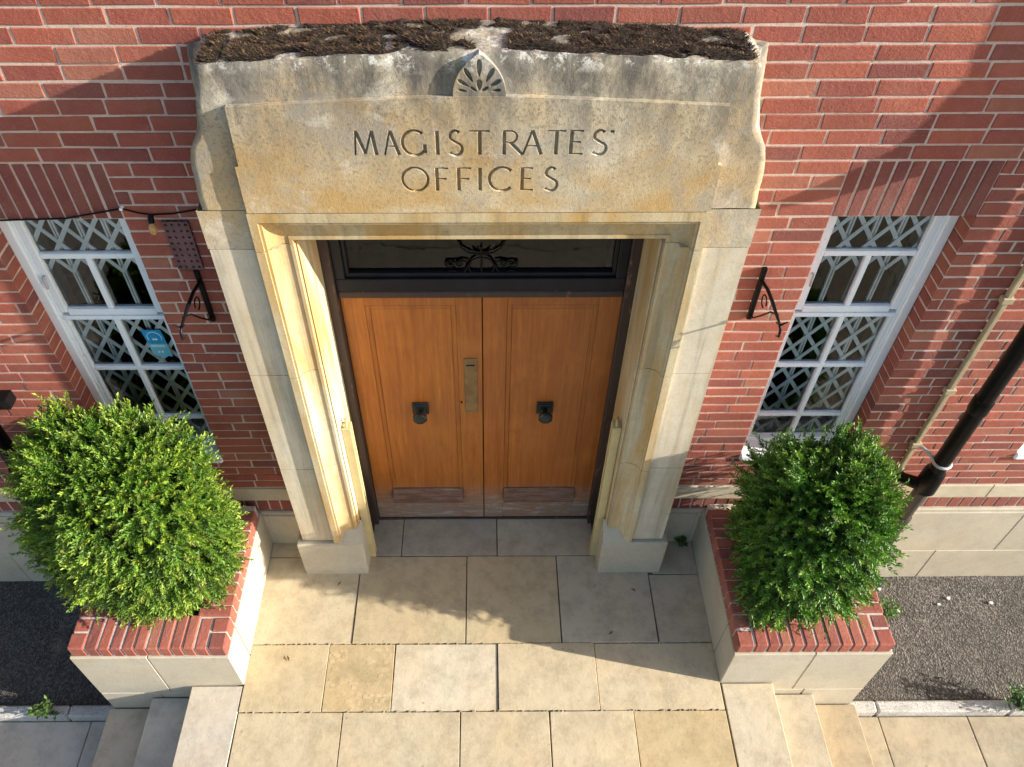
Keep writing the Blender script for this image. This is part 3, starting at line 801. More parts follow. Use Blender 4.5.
# ------------------------------------------------------------------ ground
def sheet(name, x0, x1, y0, y1, z, mat, n=1):
    m = MB(); m.quad((x0, y0, z), (x1, y0, z), (x1, y1, z), (x0, y1, z)); return tag(m.build(name, mat, recalc=False), kind='structure')
sheet('ground', -300, 300, -300, 40, -.70, ASPH)
sheet('road', -60, 60, -14, -5.2, -.66, ASPH)
def gravel_bed(name, x0, x1, y0, y1, z, mat):
    m = MB(); nx, ny = 60, 26; g = []
    for j in range(ny + 1):
        for i in range(nx + 1):
            x = x0 + (x1 - x0) * i / nx; y = y0 + (y1 - y0) * j / ny
            g.append((x, y, z + .012 * noise.noise(Vector((x * 3, y * 3, 1))) + .006 * noise.noise(Vector((x * 13, y * 13, 5)))))
    m.add(g, [(j * (nx + 1) + i, j * (nx + 1) + i + 1, (j + 1) * (nx + 1) + i + 1, (j + 1) * (nx + 1) + i) for j in range(ny) for i in range(nx)], (1, 1, 1), True)
    return tag(m.build(name, mat, recalc=False), kind='structure')
gravel_bed('gravel_ground', 2.48, 6.4, -1.03, -.0, -.535, GRAVEL)
gravel_bed('gravel_ground', -5.6, -2.48, -1.03, -.0, -.535, SOILG)
for x0, x1 in ((2.49, 6.4), (-5.6, -2.5)):
    m = MB(); x = x0; first = True
    while x < x1:
        L = min(x1 - x, .22 if (first and x0 > 0) else .92); first = False
        m.box(x + .003, x + L - .003, -1.088 + random.uniform(-.003, .003), -1.008, -.7, -.478 + random.uniform(-.006, .004), .012, jit=.003); x += L
    tag(m.build('kerb', KERB, recalc=True), kind='structure')
def slab_col(c, v=.06): k_ = random.uniform(1 - v, 1 + v); return tuple(q * k_ for q in c)
pv = MB()
for row, (ya, yb) in enumerate(((-1.092, -1.95), (-1.95, -2.85), (-2.85, -3.75), (-3.75, -5.0))):
    xsr = [2.50, 2.725, 3.342, 3.98, 4.7, 5.4, 6.4] if row == 0 else [2.50 + random.uniform(-.2, .2) + .62 * i for i in range(7)]
    for a, b in zip(xsr, xsr[1:]): pv.box(a + .004, b - .004, yb + .004, ya - .004, -.62, -.55 + random.uniform(-.003, .003), .004, slab_col((.38, .335, .245)))
    xsl = [-6.2, -5.1, -4.4, -3.62, -2.69, -2.50] if row == 0 else [-2.5 - random.uniform(-.2, .2) - .62 * i for i in range(7)][::-1]
    for a, b in zip(xsl, xsl[1:]): pv.box(a + .004, b - .004, yb + .004, ya - .004, -.62, -.55 + random.uniform(-.003, .003), .004, slab_col((.50, .465, .40)))
    if row > 1: pv.box(-2.5, 2.5, yb + .004, ya - .004 - (.34 if row == 2 else 0), -.62, -.55, .004, slab_col((.38, .34, .27)))
pv.quad((-60, -5.2, -.60), (60, -5.2, -.60), (60, -.9, -.60), (-60, -.9, -.60), (.16, .14, .12))
pv.box(-60, 60, -5.2, -5.0, -.68, -.552, .01, (.40, .39, .37))
tag(pv.build('pavement', PAVE), kind='structure')
# landing: sandstone slabs, one mesh
ld = MB()
C_ = dict(a=(.485, .41, .265), b=(.51, .44, .305), c=(.53, .475, .36), d=(.46, .37, .215), e=(.44, .395, .305), g=(.37, .34, .28))
def slab(a, b, y0, y1, c, bv=.002, top=0.0):
    ld.box(a + .0035, b - .0035, y0 + .0035, y1 - .0035, -.1, top + random.uniform(-.004, .003), bv, slab_col(C_[c], .05), .0028)
for a, b, c in ((-.80, -.582, 'g'), (-.582, .108, 'g'), (.108, .81, 'e')): slab(a, b, -.145, .20, c)
for a, b, c in ((-1.525, -1.2, 'b'), (1.2, 1.525, 'e')): slab(a, b, -.298 if c == 'e' else -.15, .0, c)
slab(-1.525, -.865, -.802, -.15, 'b'); slab(-.865, -.110, -.802, -.145, 'a'); slab(-.110, .527, -.802, -.145, 'a'); slab(.527, 1.172, -.802, -.145, 'e'); slab(1.172, 1.525, -.802, -.298, 'e')
for a, b, c in zip([-1.527, -1.010, -.574, .100, .738], [-1.010, -.574, .100, .738, 1.525], 'adcbb'): slab(a, b, -1.245, -.802, c)
for a, b, c in zip([-1.527, -.870, -.135, .418, .945], [-.870, -.135, .418, .945, 1.525], 'bbbbd'): slab(a, b, -1.88, -1.245, c)
for a, b, c in zip([-1.527, -.6, .2, .9], [-.6, .2, .9, 1.525], 'abca'): slab(a, b, -2.5, -1.88, c)
# broken flaky surface of the small slab
for _ in range(120):
    x = random.uniform(-1.0, -.59); y = -1.24 + random.random() ** 1.6 * .40; r_ = random.uniform(.006, .034)
    pts = [(x + r_ * random.uniform(.5, 1.2) * math.cos(a), y + r_ * .6 * random.uniform(.5, 1.2) * math.sin(a)) for a in [i * 1.047 for i in range(6)]]
    pts = [(min(-.582, max(-1.004, px)), min(-.81, max(-1.238, py))) for px, py in pts]
    ld.prismz(pts, -.01, .0002 + random.uniform(.0, .0019), slab_col((.51, .415, .25), .05))
ld.box(-1.52, 1.52, -2.49, .2, -.6, -.012, 0, (.13, .11, .08))
for _ in range(150):      # crumbs of mortar and grit in the joints
    yj = random.choice((-.802, -1.245)); x = random.uniform(-1.5, 1.5); s_ = random.uniform(.002, .006)
    ld.box(x, x + s_ * 2, yj - s_, yj + s_, -.01, s_ * .6, .001, slab_col((.36, .30, .2), .3))
tag(ld.build('landing', SLAB), kind='structure')

fs_ = MB()
for i, z in enumerate((-.185, -.37)):
    for a, b in zip([-1.53, -.5, .55], [-.5, .55, 1.53]): fs_.box(a + .003, b - .003, -2.50 - .34 * (i + 1), -2.47 - .34 * i, -.62, z, .006, slab_col((.52, .46, .34)), .002)
tag(fs_.build('front_steps', SLAB), kind='structure')
# ------------------------------------------------------------------ side steps
def steps(s, labels, cols, lab):
    t = tag(empty('stone_steps', (s * 2.0, -2.0, -.55)), lab, 'steps', 'steps beside the landing')
    for (a, b, z), c, l in zip(((1.533, 1.857, -.002), (1.842, 2.170, -.19), (2.150, 2.508, -.37)), cols, labels):
        m = MB(); x0, x1 = sorted((s * a, s * b)); zb = -.62
        m.box(x0, x1, -2.86, -1.078, z - .165 if z > -.3 else zb, z, .003, c, .002)
        m.box(x0 + .01, x1 - .01, -2.85, -1.079, zb, z - .16, 0, tuple(q * .8 for q in c))
        o = m.build('tread', SLAB, t); tag(o, l)
    return t
steps(-1, ('pale top tread', 'grey middle tread', 'banded brown bottom tread'), ((.48, .45, .39), (.46, .44, .40), (.50, .43, .33)), 'shaded flight of stone steps down from the left side of the landing')
steps(1, ('pitted cream top tread', 'smooth cream middle tread', 'golden bottom tread'), ((.50, .445, .33), (.43, .395, .31), (.40, .335, .225)), 'sunlit flight of stone steps down from the right side of the landing')

# ------------------------------------------------------------------ planters
def planter(s, lab):
    t = tag(empty('planter', (s * 2.0, -.55, -.55)), lab, 'planter', 'planters beside the doorway')
    X = lambda a, b: tuple(sorted((s * a, s * b)))
    st = MB()
    def blk(a, b, y0, y1, z0, z1): x0, x1 = X(a, b); st.box(x0 + .0015, x1 - .0015, y0 + .0015, y1 - .0015, z0, z1, .006, (1, 1, 1), .001)
    for z0, z1, xj in ((-.126, .405, 2.02), (-.64, -.130, 2.10)):
        blk(1.522, xj, -1.07, -.87, z0, z1); blk(xj, 2.49, -1.07, -.87, z0, z1)
        blk(1.522, 1.70, -.87, -.031, z0, z1); blk(2.31, 2.49, -.87, -.031, z0, z1)
    x0, x1 = X(1.528, 2.484); st.box(x0, x1, -1.064, -.84, -.64, .395); 
    a = X(1.528, 1.68); st.box(*a, -.9, -.035, -.64, .395); a = X(2.33, 2.484); st.box(*a, -.9, -.035, -.64, .395)
    st.build('stone_wall', ST_PLINTH, t)
    cp = MB(); mo = MB(); z0, z1 = .412, .512
    def br(a, b, y0, y1):
        x0, x1 = X(a, b); d = random.uniform(-.004, .003)
        cp.box(x0 + .0028, x1 - .0028, y0 + .0028, y1 - .0028, z0 - .004, z1 + d, .009, brick_col(-.03), .0015)
    xa, xb, yf = 1.528, 2.470, -1.062
    # corners
    for (e0, e1, sg) in ((xa, xa + .105, 1), (xb - .105, xb, -1)):
        br(e0, e1, yf, yf + .108); br(e0, e1, yf + .108, yf + .205)
        if sg > 0: br(e1, e1 + .078, yf, yf + .205)
        else: br(e0 - .078, e0, yf, yf + .205)
    n = 8; x_a, x_b = xa + .183, xb - .183
    for i in range(n): br(x_a + (x_b - x_a) * i / n, x_a + (x_b - x_a) * (i + 1) / n, yf, yf + .222)
    y = yf + .205
    while y < -.1:
        br(xa, xa + .215, y, y + .077); br(xb - .215, xb, y, y + .077); y += .077
    cp.build('brick_coping', BRICK, t)
    for (a, b, y0, y1) in ((xa, xb, yf, yf + .215), (xa, xa + .21, yf + .02, -.035), (xb - .21, xb, yf + .02, -.035)):
        fr_ = a == xa and b == xb; x0, x1 = X(a + (.010 if fr_ else .0115), b - (.010 if fr_ else .0115)); mo.box(x0, x1, y0 + .010, y1 - .01, .395, z1 - (.006 if fr_ else .008), .005)
    mo.build('coping_mortar', MORTAR_P, t)
    so = MB(); x0, x1 = X(1.70, 2.30); so.box(x0, x1, -.86, -.03, .3, .47); so.build('soil', SOIL, t)
    return t
planter(-1, 'brick topped stone planter holding the larger shrub, left of the landing')
planter(1, 'brick topped stone planter holding the smaller shrub, right of the landing')

# ------------------------------------------------------------------ shrubs
def leaf_mesh(name, P, D, U, Ln, Wd, C, mat, parent):
    """many folded leaves: base P, direction D, normal U, length, width, colour"""
    n = len(P); S = np.cross(D, U); S /= np.linalg.norm(S, axis=1, keepdims=True) + 1e-9
    Ln = Ln[:, None]; Wd = Wd[:, None]
    b = P; tip = P + D * Ln - U * Ln * .12; l = P + D * Ln * .5 + S * Wd + U * Wd * .35; r = P + D * Ln * .5 - S * Wd + U * Wd * .35; mid = P + D * Ln * .55 - U * 0
    V = np.stack([b, l, tip, r], 1).reshape(-1, 3)
    me = bpy.data.meshes.new(name)
    off = Vector((0, 0, 0)); p = parent
    while p is not None: off += p.location; p = p.parent
    V = V - np.array(off)
    me.vertices.add(4 * n); me.vertices.foreach_set('co', V.astype(np.float32).ravel())
    me.loops.add(6 * n); base = np.arange(n)[:, None] * 4
    me.loops.foreach_set('vertex_index', (base + np.array([0, 1, 2, 0, 2, 3])).astype(np.int32).ravel())
    me.polygons.add(2 * n); me.polygons.foreach_set('loop_start', np.arange(0, 6 * n, 3, dtype=np.int32))
    me.polygons.foreach_set('loop_total', np.full(2 * n, 3, np.int32))
    me.update(calc_edges=True)
    at = me.attributes.new('col', 'FLOAT_COLOR', 'CORNER')
    cc = np.ones((n, 6, 4), np.float32); cc[:, :, :3] = C[:, None, :]
    at.data.foreach_set('color', cc.ravel()); me.materials.append(mat)
    o = bpy.data.objects.new(name, me); COL.objects.link(o); o.parent = parent
    return o
def shrub(loc, ctr, rad, ex, nspr, seed, lab, dens=1.0, zmin=.47, zfloor=.5, tone=(1, 1, 1), yback=-.03, spiky=.16, lsc=1.0, group='shrubs in the planters'):
    rg = np.random.default_rng(seed); t = tag(empty('shrub', loc), lab, 'shrub', group)
    ctr = np.array(ctr); rad = np.array(rad)
    d = rg.normal(size=(nspr, 3)); d /= np.linalg.norm(d, axis=1, keepdims=True)
    d[:, 2] = np.where(d[:, 2] < -.75, -d[:, 2], d[:, 2])
    k_ = (np.abs(d) ** ex).sum(1) ** (-1 / ex)
    nc = int(60 * rad.prod() ** (1 / 3) / .6); cd_ = rg.normal(size=(nc, 3)); cd_ /= np.linalg.norm(cd_, axis=1, keepdims=True); cr_ = rg.uniform(-.07, .07, nc)
    dots = d @ cd_.T; od = np.sort(dots, 1); gap = od[:, -1] - od[:, -2]; near = dots.argmax(1)
    lump = (1 + cr_[near] - .20 * np.exp(-gap / .022)) * np.array([1 + .10 * noise.noise(Vector(tuple(q * 2.1 + seed))) + .05 * noise.noise(Vector(tuple(q * 7.5 + seed))) for q in d])
    depth = np.where(rg.random(nspr) < .42, rg.uniform(.92, 1.03, nspr), rg.uniform(.58, .90, nspr))
    base = ctr + d * (k_ * lump * depth)[:, None] * rad
    nrm = d / rad; nrm /= np.linalg.norm(nrm, axis=1, keepdims=True)
    dr_ = nrm * .45 + cd_[near] * .55 + np.array([0, -.12, .30]) + rg.normal(size=(nspr, 3)) * .30
    dr_ /= np.linalg.norm(dr_, axis=1, keepdims=True)
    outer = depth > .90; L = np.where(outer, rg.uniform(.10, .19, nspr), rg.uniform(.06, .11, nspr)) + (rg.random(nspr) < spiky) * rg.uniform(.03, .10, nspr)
    base = base - dr_ * (L * .75)[:, None]
    base[:, 1] = np.minimum(base[:, 1], yback - .03)
    m = 26
    tt = np.linspace(.12, 1, m)[None, :, None]
    bend = rg.normal(size=(nspr, 3)) * .02 + np.array([0, 0, -.012])
    P = base[:, None, :] + dr_[:, None, :] * L[:, None, None] * tt + bend[:, None, :] * tt ** 2
    ax = np.cross(dr_, rg.normal(size=(nspr, 3))); ax /= np.linalg.norm(ax, axis=1, keepdims=True); ay = np.cross(dr_, ax)
    ang = (np.arange(m) * 2.4)[None, :] + rg.uniform(0, 6.28, nspr)[:, None] + rg.normal(size=(nspr, m)) * .3
    side = ax[:, None, :] * np.cos(ang)[..., None] + ay[:, None, :] * np.sin(ang)[..., None]
    fwd = .55 + .5 * tt
    D = side * (1.05 - .55 * tt) + dr_[:, None, :] * fwd; D /= np.linalg.norm(D, axis=2, keepdims=True)
    U = dr_[:, None, :] * .9 - side * .4 + np.array([0, 0, .35]) + rg.normal(size=(nspr, m, 3)) * .25
    U = U - (U * D).sum(2, keepdims=True) * D; U /= np.linalg.norm(U, axis=2, keepdims=True) + 1e-9
    ll = rg.uniform(.017, .029, (nspr, m)) * np.where(outer, 1.15, .85)[:, None] * (1.1 - .35 * tt[..., 0]) * lsc; wd = ll * rg.uniform(.15, .22, (nspr, m))
    c0 = np.array([.022, .070, .010]); c1 = np.array([.060, .140, .018]); c2 = np.array([.19, .25, .045]); c3 = np.array([.12, .085, .03])
    sp = rg.random(nspr)[:, None, None]; tip = tt ** 2
    C = c0 + (c1 - c0) * (sp * .8 + .2 * rg.random((nspr, m, 1)))
    yel = (rg.random(nspr) < .35)[:, None, None] * 1.0
    C = C + (c2 - C) * (tip * (.25 + .55 * yel)); brn = (rg.random(nspr) < .03)[:, None, None] * tip * .6
    C = C * np.where(outer, 1.0, .50)[:, None, None] * rg.uniform(.72, 1.28, nspr)[:, None, None]  # inner sprays coloured darker: shade inside the shrub put into the leaf colour
    C = (C + (c3 - C) * brn) * np.array(tone)
    P = P.reshape(-1, 3); D = D.reshape(-1, 3); U = U.reshape(-1, 3); C = C.reshape(-1, 3); ll = ll.ravel(); wd = wd.ravel()
    ok = (P[:, 2] > zmin) & (P[:, 1] < yback)
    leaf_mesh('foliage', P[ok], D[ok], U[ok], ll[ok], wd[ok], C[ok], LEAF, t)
    br = MB()
    for i in range(26):
        a = rg.normal(size=3); a[2] = abs(a[2]) + .5; a /= np.linalg.norm(a); e_ = ctr + a * rad * .8; e_[1] = min(e_[1], yback - .04)
        s0 = np.array([ctr[0] + rg.normal() * .05, ctr[1] + rg.normal() * .05, zfloor - .06]); md_ = (s0 + e_) / 2 + rg.normal(size=3) * .04
        br.tube([tuple(s0), tuple(md_), tuple(e_)], [.014, .009, .004], 6)
    for i in range(0, nspr, 3):
        b_ = base[i]; e_ = b_ + dr_[i] * L[i] * .8
        if b_[2] < zmin + .02: continue
        br.tube([tuple(b_), tuple(e_)], [.0022, .0012], 3, caps=False)
    br.build('branches', BARK, t, recalc=False)
    return t
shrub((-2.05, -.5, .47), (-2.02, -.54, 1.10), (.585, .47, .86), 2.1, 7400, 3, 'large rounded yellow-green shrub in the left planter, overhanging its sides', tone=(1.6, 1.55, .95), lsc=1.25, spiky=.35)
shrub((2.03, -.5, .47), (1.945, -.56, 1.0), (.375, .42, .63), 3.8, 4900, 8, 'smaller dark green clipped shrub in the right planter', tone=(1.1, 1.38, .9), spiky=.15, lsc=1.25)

def weed(loc, n, h, spread, lab, seed, tone=(1, 1, 1)):
    rg = np.random.default_rng(seed); t = tag(empty('weed', loc), lab, 'weed', 'weeds at the edges of the gravel'); L = MB(); P = []; D = []; U = []; C = []
    for i in range(n):
        a = rg.uniform(0, 6.28); tl = rg.uniform(.2, 1.0); hh = h * rg.uniform(.4, 1); e_ = np.array([math.cos(a) * spread * tl, math.sin(a) * spread * tl * .7, hh]); s0 = np.array([rg.normal() * .015, rg.normal() * .015, -.01])
        L.tube([tuple(np.array(loc) + s0), tuple(np.array(loc) + s0 * .5 + e_ * .55 + np.array([0, 0, .02])), tuple(np.array(loc) + e_)], .0018, 4, caps=False)
        for k_ in range(9):
            f = .25 + .75 * k_ / 8; p = s0 + (e_ - s0) * f + np.array([0, 0, .02 * math.sin(f * 3.1)]); d_ = rg.normal(size=3); d_[2] = abs(d_[2]) * .5; d_ /= np.linalg.norm(d_)
            P.append(np.array(loc) + p); D.append(d_); u = np.array([0, 0, 1.]) - d_ * d_[2]; U.append(u / np.linalg.norm(u)); C.append(np.array([.07, .15, .035]) * rg.uniform(.7, 1.5) * np.array(tone))
    L.build('stem', BARK, t, recalc=False); m = len(P)
    leaf_mesh('leaves', np.array(P), np.array(D), np.array(U), rg.uniform(.025, .05, m), rg.uniform(.007, .013, m), np.array(C), LEAF, t)
weed((2.96, -.38, -.53), 30, .22, .15, 'leafy green weed in the gravel against the right planter', 4, (1.3, 1.2, 1.2))
weed((3.70, -1.05, -.50), 34, .22, .20, 'dark green weed growing over the kerb at the right edge', 5)
weed((-2.98, -1.05, -.50), 16, .14, .12, 'small straggly weed growing from the kerb on the left', 6, (1.2, 1, .9))
weed((-2.62, -.72, -.53), 8, .10, .10, 'tiny weed seedling in the dark gravel beside the left planter', 9, (1.2, 1.1, .8))
weed((1.43, -.05, 0.0), 9, .07, .05, 'tuft of weed in the corner between portal and right planter', 10)

# ------------------------------------------------------------------ drainpipes, conduit
def drainpipe(s, lab, full):
    px, py = s * 2.866, -.13
    t = tag(empty('drainpipe', (px, py, -.55)), lab, 'drainpipe', 'cast iron drainpipes')
    p = MB(); p.tube([(px, py, .83), (px, py, 4.95)], .050, 20)
    if full:      # unseen flared cone added to throw a wedge shadow over the window head
        p.tube([(px, py, 3.80), (px, py, 3.70), (px, py, 3.57), (px, py, 3.51), (px, py, 3.45), (px, py, 3.43)], [.051, .062, .082, .108, .155, .182], 24)
    p.build('pipe', BLACK, t)
    so = MB(); so.tube([(px, py, .78), (px, py, .80), (px, py, .90), (px, py, .98), (px, py, 1.0)], [.058, .070, .068, .064, .052], 20); so.build('socket', BLACK, t); so = MB(); so.tube([(px, py, 1.56), (px, py, 1.57), (px, py, 1.66), (px, py, 1.67)], [.052, .057, .057, .052], 20); so.build('socket', BLACK, t)
    br_ = MB(); br_.tube([(px, py, .83), (px - s * .06, py + .02, .83), (px - s * .12, py + .07, .81), (px - s * .13, py + .13, .79)], [.045, .042, .038, .036], 14); br_.build('branch_inlet', BLACK, t)
    lo = MB(); lo.tube([(px, py, .82), (px, py + .01, .55), (px + s * .01, py + .015, -.6)], [.047, .045, .045], 18); lo.tube([(px, py + .01, .47), (px, py + .012, .44), (px, py + .012, .40)], [.052, .056, .050], 18); lo.build('lower_pipe', m_plain('grey_brown_iron', (.055, .045, .038), .6, 0, .3, .3) if s > 0 else BLACK, t)  # lower pipe is grey-brown on the right side, black on the left
    st = MB(); st.tube([(px - .0515 * math.cos(a), py + .0515 * math.sin(a), 1.075) for a in [i * 6.2832 / 24 for i in range(25)]], .012, 6)
    if s > 0:
        st.tube([(px - s * .045, py + .02, 1.075), (px - s * .075, py + .06, 1.10), (px - s * .11, py + .10, 1.115), (px - s * .145, -.03, 1.09), (px - s * .15, .0, 1.065)], .011, 8)
    else:
        st.build('strap', BLACK, t); st = MB(); st.box(px + .04, px + .15, py + .04, .0, 1.56, 1.64, .004)
    st.build('strap' if s > 0 else 'wall_lug', STRAP if s > 0 else BLACK, t)
    return t
drainpipe(1, 'black iron drainpipe with pale strap in front of the right wall', True)
drainpipe(-1, 'black iron drainpipe at the left edge behind the large shrub', False)
cd = tag(empty('conduit', (2.725, 0, .65)), 'thin buff cable conduit running up the wall beside the right drainpipe', 'conduit')
c = MB(); c.box(2.710, 2.742, -.034, -.002, .655, 4.9, .006); c.build('trunking', BUFF, cd)
for z in (1.12, 1.62, 2.32, 3.0):
    q = MB(); q.box(2.694, 2.756, -.042, -.001, z - .02, z + .02, .004); q.build('clip', BUFF, cd)

# hanging basket brackets
def bracket(s, x, lab):
    t = tag(empty('basket_bracket', (x, 0, 2.36)), lab, 'bracket', 'hanging basket brackets'); b = MB()
    b.box(x - .013, x + .013, -.022, -.002, 2.185, 2.530, .003); b.build('back_plate', BLACK, t)
    a = MB(); zt = 2.475; tipx = x + .008 * s
    def P(f, z): return (x + (tipx - x) * f, -.02 - .33 * f, z)
    a.tube([P(0, zt - .02), P(.3, zt), P(.6, zt - .005), P(1, zt - .02)], [.009, .009, .010, .006], 8); a.build('arm', BLACK, t)
    d = MB(); d.tube([P(0, 2.22), P(.12, 2.235), P(.35, 2.32), P(.6, 2.42), P(.85, 2.475)], .005, 7)
    d.tube([P(.30 + .10 * math.cos(w), 2.40 + .035 * math.sin(w)) for w in [i * .45 for i in range(12)]], .004, 6); d.build('scroll_brace', BLACK, t)
    h = MB(); h.tube([P(.97, zt - .02), P(1.06, zt - .03), P(1.08, zt - .07), P(1.0, zt - .09)], [.006, .007, .006, .004], 7)
    for sg in (-1, 1): h.tube([P(1.0, zt - .02), (P(1.0, 0)[0] + sg * .028, P(1, 0)[1] - .01, zt + .01)], [.006, .003], 6)
    h.build('hook', BLACK, t)
bracket(1, 1.424, 'black iron hanging basket bracket on the sunlit wall right of the doorway')
bracket(-1, -1.407, 'black iron hanging basket bracket under the terracotta vent on the shaded wall')

# festoon wire with one bulb
fw = tag(empty('festoon_light', (-2.0, 0, 2.85)), 'thin black festoon cable with one amber bulb strung along the left wall', 'string light')
key = [(-5.4, 2.93), (-4.3, 2.87), (-3.3, 2.93), (-2.75, 2.85), (-2.246, 2.833), (-1.93, 2.842), (-1.652, 2.896), (-1.58, 2.872), (-1.524, 2.862), (-1.42, 2.868), (-1.29, 2.892), (-1.215, 2.93)]
m = MB(); pts = []
for (a, za), (b, zb) in zip(key, key[1:]):
    for q in range(5): f = q / 5; pts.append((a + (b - a) * f, -.016, za + (zb - za) * f))
pts.append((key[-1][0], -.02, key[-1][1])); m.tube(pts, .0045, 6); m.build('cable', BLACK, fw)
m = MB(); m.tube([(-1.524, -.02, 2.868), (-1.524, -.034, 2.85), (-1.522, -.046, 2.832)], [.012, .015, .013], 10); m.build('socket', BLACK, fw)
AMB = m_plain('amber_glass', (.55, .30, .10), .12, 0, .1, 0)
m = MB(); m.tube([(-1.522, -.046, 2.833), (-1.521, -.052, 2.825), (-1.518, -.063, 2.808), (-1.516, -.072, 2.794), (-1.516, -.075, 2.789)], [.011, .017, .021, .014, .002], 12); m.build('bulb', AMB, fw)
m = MB(); m.tube([(-1.652, .0, 2.896), (-1.652, -.024, 2.896)], .008, 8); m.build('clip', WHITE, fw)
# small stone fragment stuck on the wall, upper left
m = MB()
for _ in range(5): m.box(*(lambda a: (a, a + .018))(-1.955 + random.uniform(-.012, .008)), -.022, .002, *(lambda z: (z, z + .018))(3.62 + random.uniform(-.015, .012)), .004, (.6, .58, .56), .004)
tag(m.build('wall_plug', ATTR), 'lump of pale filler on the brick wall at upper left', 'filler')
# window sticker, inside face of the left window
sk = tag(empty('window_sticker', (-1.85, .152, 1.85)), 'blue and teal sticker on a lower pane of the left window', 'sticker')
m = MB(); m.prism([(-1.912, 1.965), (-1.800, 1.963), (-1.792, 1.862), (-1.90, 1.862)], .1515, .1525, (.02, .30, .55)); m.build('blue_panel', ATTR, sk)
m = MB(); m.prism([(-1.905, 1.858), (-1.792, 1.858), (-1.788, 1.752), (-1.815, 1.757), (-1.838, 1.738), (-1.852, 1.752), (-1.872, 1.755), (-1.895, 1.785)], .1515, .1525, (.16, .48, .58)); m.build('teal_panel', ATTR, sk)
m = MB(); wc = (.75, .85, .88)
m.tube([(-1.850 + .040 * math.cos(a), .1505, 1.908 + .040 * math.sin(a)) for a in [R(-30 + 12 * i) for i in range(21)]], .0022, 5, wc)
for x, z in ((-1.858, 1.893), (-1.843, 1.893), (-1.856, 1.792), (-1.836, 1.792)): m.prism([(x - .008, z), (x, z + .010), (x + .008, z), (x + .004, z - .006), (x - .004, z - .006)], .1498, .151, (.85, .85, .85))
for z in (1.842, 1.832): m.box(-1.89, -1.81, .1498, .151, z, z + .004, 0, wc)
m.build('white_marks', ATTR, sk)
# pale pebbles and bits of litter on the gravel
for i, (x, y, s_, l) in enumerate(((2.72, -.22, .030, 'white pebble lying nearest the right planter'), (3.05, -.14, .020, 'white pebble close to the wall, middle of the gravel'), (3.55, -.22, .022, 'pale stone chip lying on the gravel further right'), (3.46, -.27, .017, 'small pale pebble on the open gravel'), (3.86, -.26, .022, 'pale pebble at the far right of the gravel'))):
    m = MB(); n = 7
    vs = [(x + s_ * .8 * math.cos(2 * math.pi * k_ / n) * random.uniform(.7, 1.1), y + s_ * .6 * math.sin(2 * math.pi * k_ / n) * random.uniform(.7, 1.1), -.535 + zz) for zz in (0, s_ * .5) for k_ in range(n)]
    m.add(vs, [(k_, (k_ + 1) % n, n + (k_ + 1) % n, n + k_) for k_ in range(n)] + [tuple(range(n, 2 * n))], (.7, .69, .66))
    tag(m.build('pebble', ATTR), l, 'pebble', 'pale pebbles on the gravel')
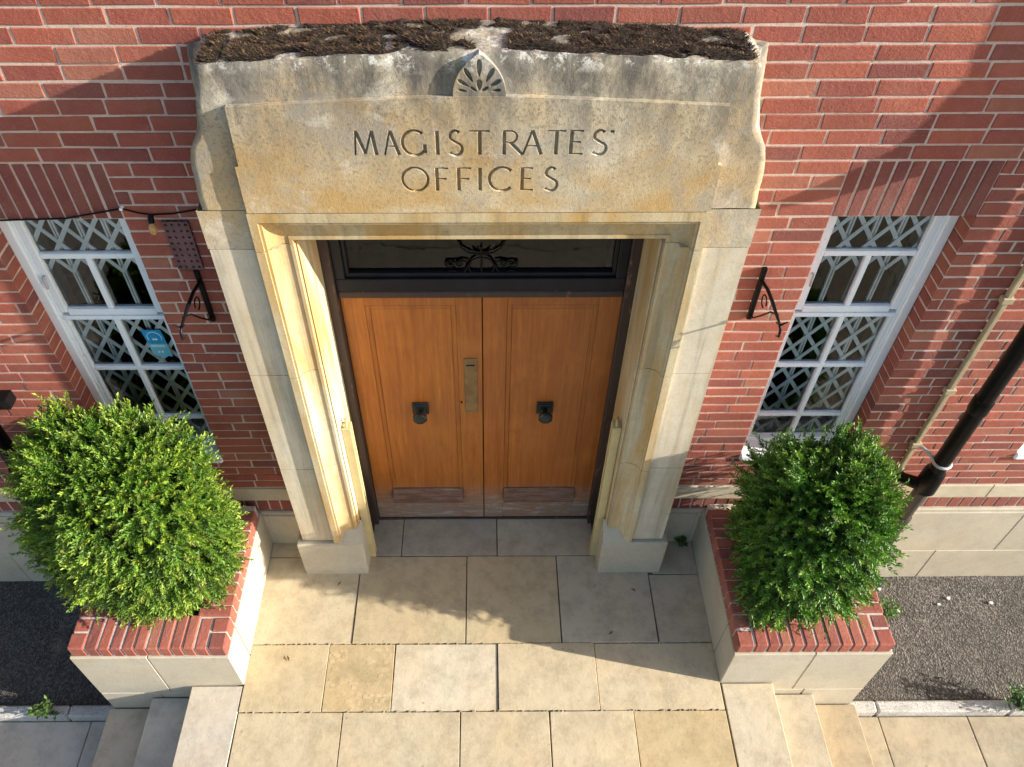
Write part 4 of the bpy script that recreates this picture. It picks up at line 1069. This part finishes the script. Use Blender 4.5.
for i, (x, y, z, a, l) in enumerate(((.86, -.735, .004, .6, 'rust brown fallen leaf on the shaded slab right of the landing'), (-1.27, -.90, .004, 2.0, 'tiny brown fallen leaf on the slab by the left planter'), (-1.0, -.36, .004, 1.0, 'small dry leaf curled just in front of the left base block'), (1.05, -.42, .004, 2.6, 'brown leaf scrap beside the right base block'))):
    m = MB(); d_ = Vector((math.cos(a), math.sin(a), 0)); p_ = Vector((-d_.y, d_.x, 0)); o_ = Vector((x, y, z))
    m.add([o_ - d_ * .022, o_ + p_ * .008 + Vector((0, 0, .006)), o_ + d_ * .022 + Vector((0, 0, .004)), o_ - p_ * .008 + Vector((0, 0, .007)), o_ + Vector((0, 0, .001))], [(0, 4, 1), (1, 4, 2), (2, 4, 3), (3, 4, 0)], (.22, .085, .03))
    tag(m.build('fallen_leaf', ATTR), l, 'leaf', 'fallen leaves on the landing')


# ------------------------------------------------------------------ light, sky, camera
w = bpy.data.worlds.new('World'); scene.world = w; w.use_nodes = True
nt = w.node_tree; bg = nt.nodes['Background']
sky = nt.nodes.new('ShaderNodeTexSky'); sky.sky_type = 'NISHITA'; sky.sun_disc = False
sky.sun_elevation = math.asin(SUN.z); sky.sun_rotation = math.atan2(SUN.x, SUN.y)
sky.air_density = 1.0; sky.dust_density = 1.5; sky.ozone_density = 1.0
nt.links.new(sky.outputs[0], bg.inputs[0]); bg.inputs[1].default_value = .12
sl = bpy.data.lights.new('sun', 'SUN'); sl.energy = 5.0; sl.angle = R(.5); sl.color = (1.0, .925, .81)
so = bpy.data.objects.new('sun', sl); COL.objects.link(so); so.rotation_euler = SUN.to_track_quat('Z', 'Y').to_euler()
so.location = (6, -4, 6)

cam = bpy.data.cameras.new('camera'); co = bpy.data.objects.new('camera', cam); COL.objects.link(co)
F, CXP, CYP = 799.7336, 489.2565, 382.951
pit, yaw, roll = .826577585, .0057428, -.0000205
cam.sensor_fit = 'HORIZONTAL'; cam.sensor_width = 36; cam.lens = F * 36 / 1024
cam.shift_x = (512 - CXP) / 1024; cam.shift_y = (CYP - 383.5) / 1024
cam.clip_end = 1000; cam.clip_start = .05
f = Vector((math.sin(yaw) * math.cos(pit), math.cos(yaw) * math.cos(pit), -math.sin(pit)))
r0 = Vector((math.cos(yaw), -math.sin(yaw), 0)); u0 = r0.cross(f)
rr = r0 * math.cos(roll) + u0 * math.sin(roll); uu = -r0 * math.sin(roll) + u0 * math.cos(roll)
co.matrix_world = Matrix((( rr.x, uu.x, -f.x, .03205747), (rr.y, uu.y, -f.y, -3.12385389), (rr.z, uu.z, -f.z, 5.07025852), (0, 0, 0, 1)))
scene.camera = co
vs_ = scene.view_settings; vs_.view_transform = 'Standard'; vs_.look = 'None'; vs_.gamma = 1; vs_.exposure = 1.13; vs_.use_curve_mapping = False
scene.cycles.max_bounces = 8; scene.cycles.use_denoising = True
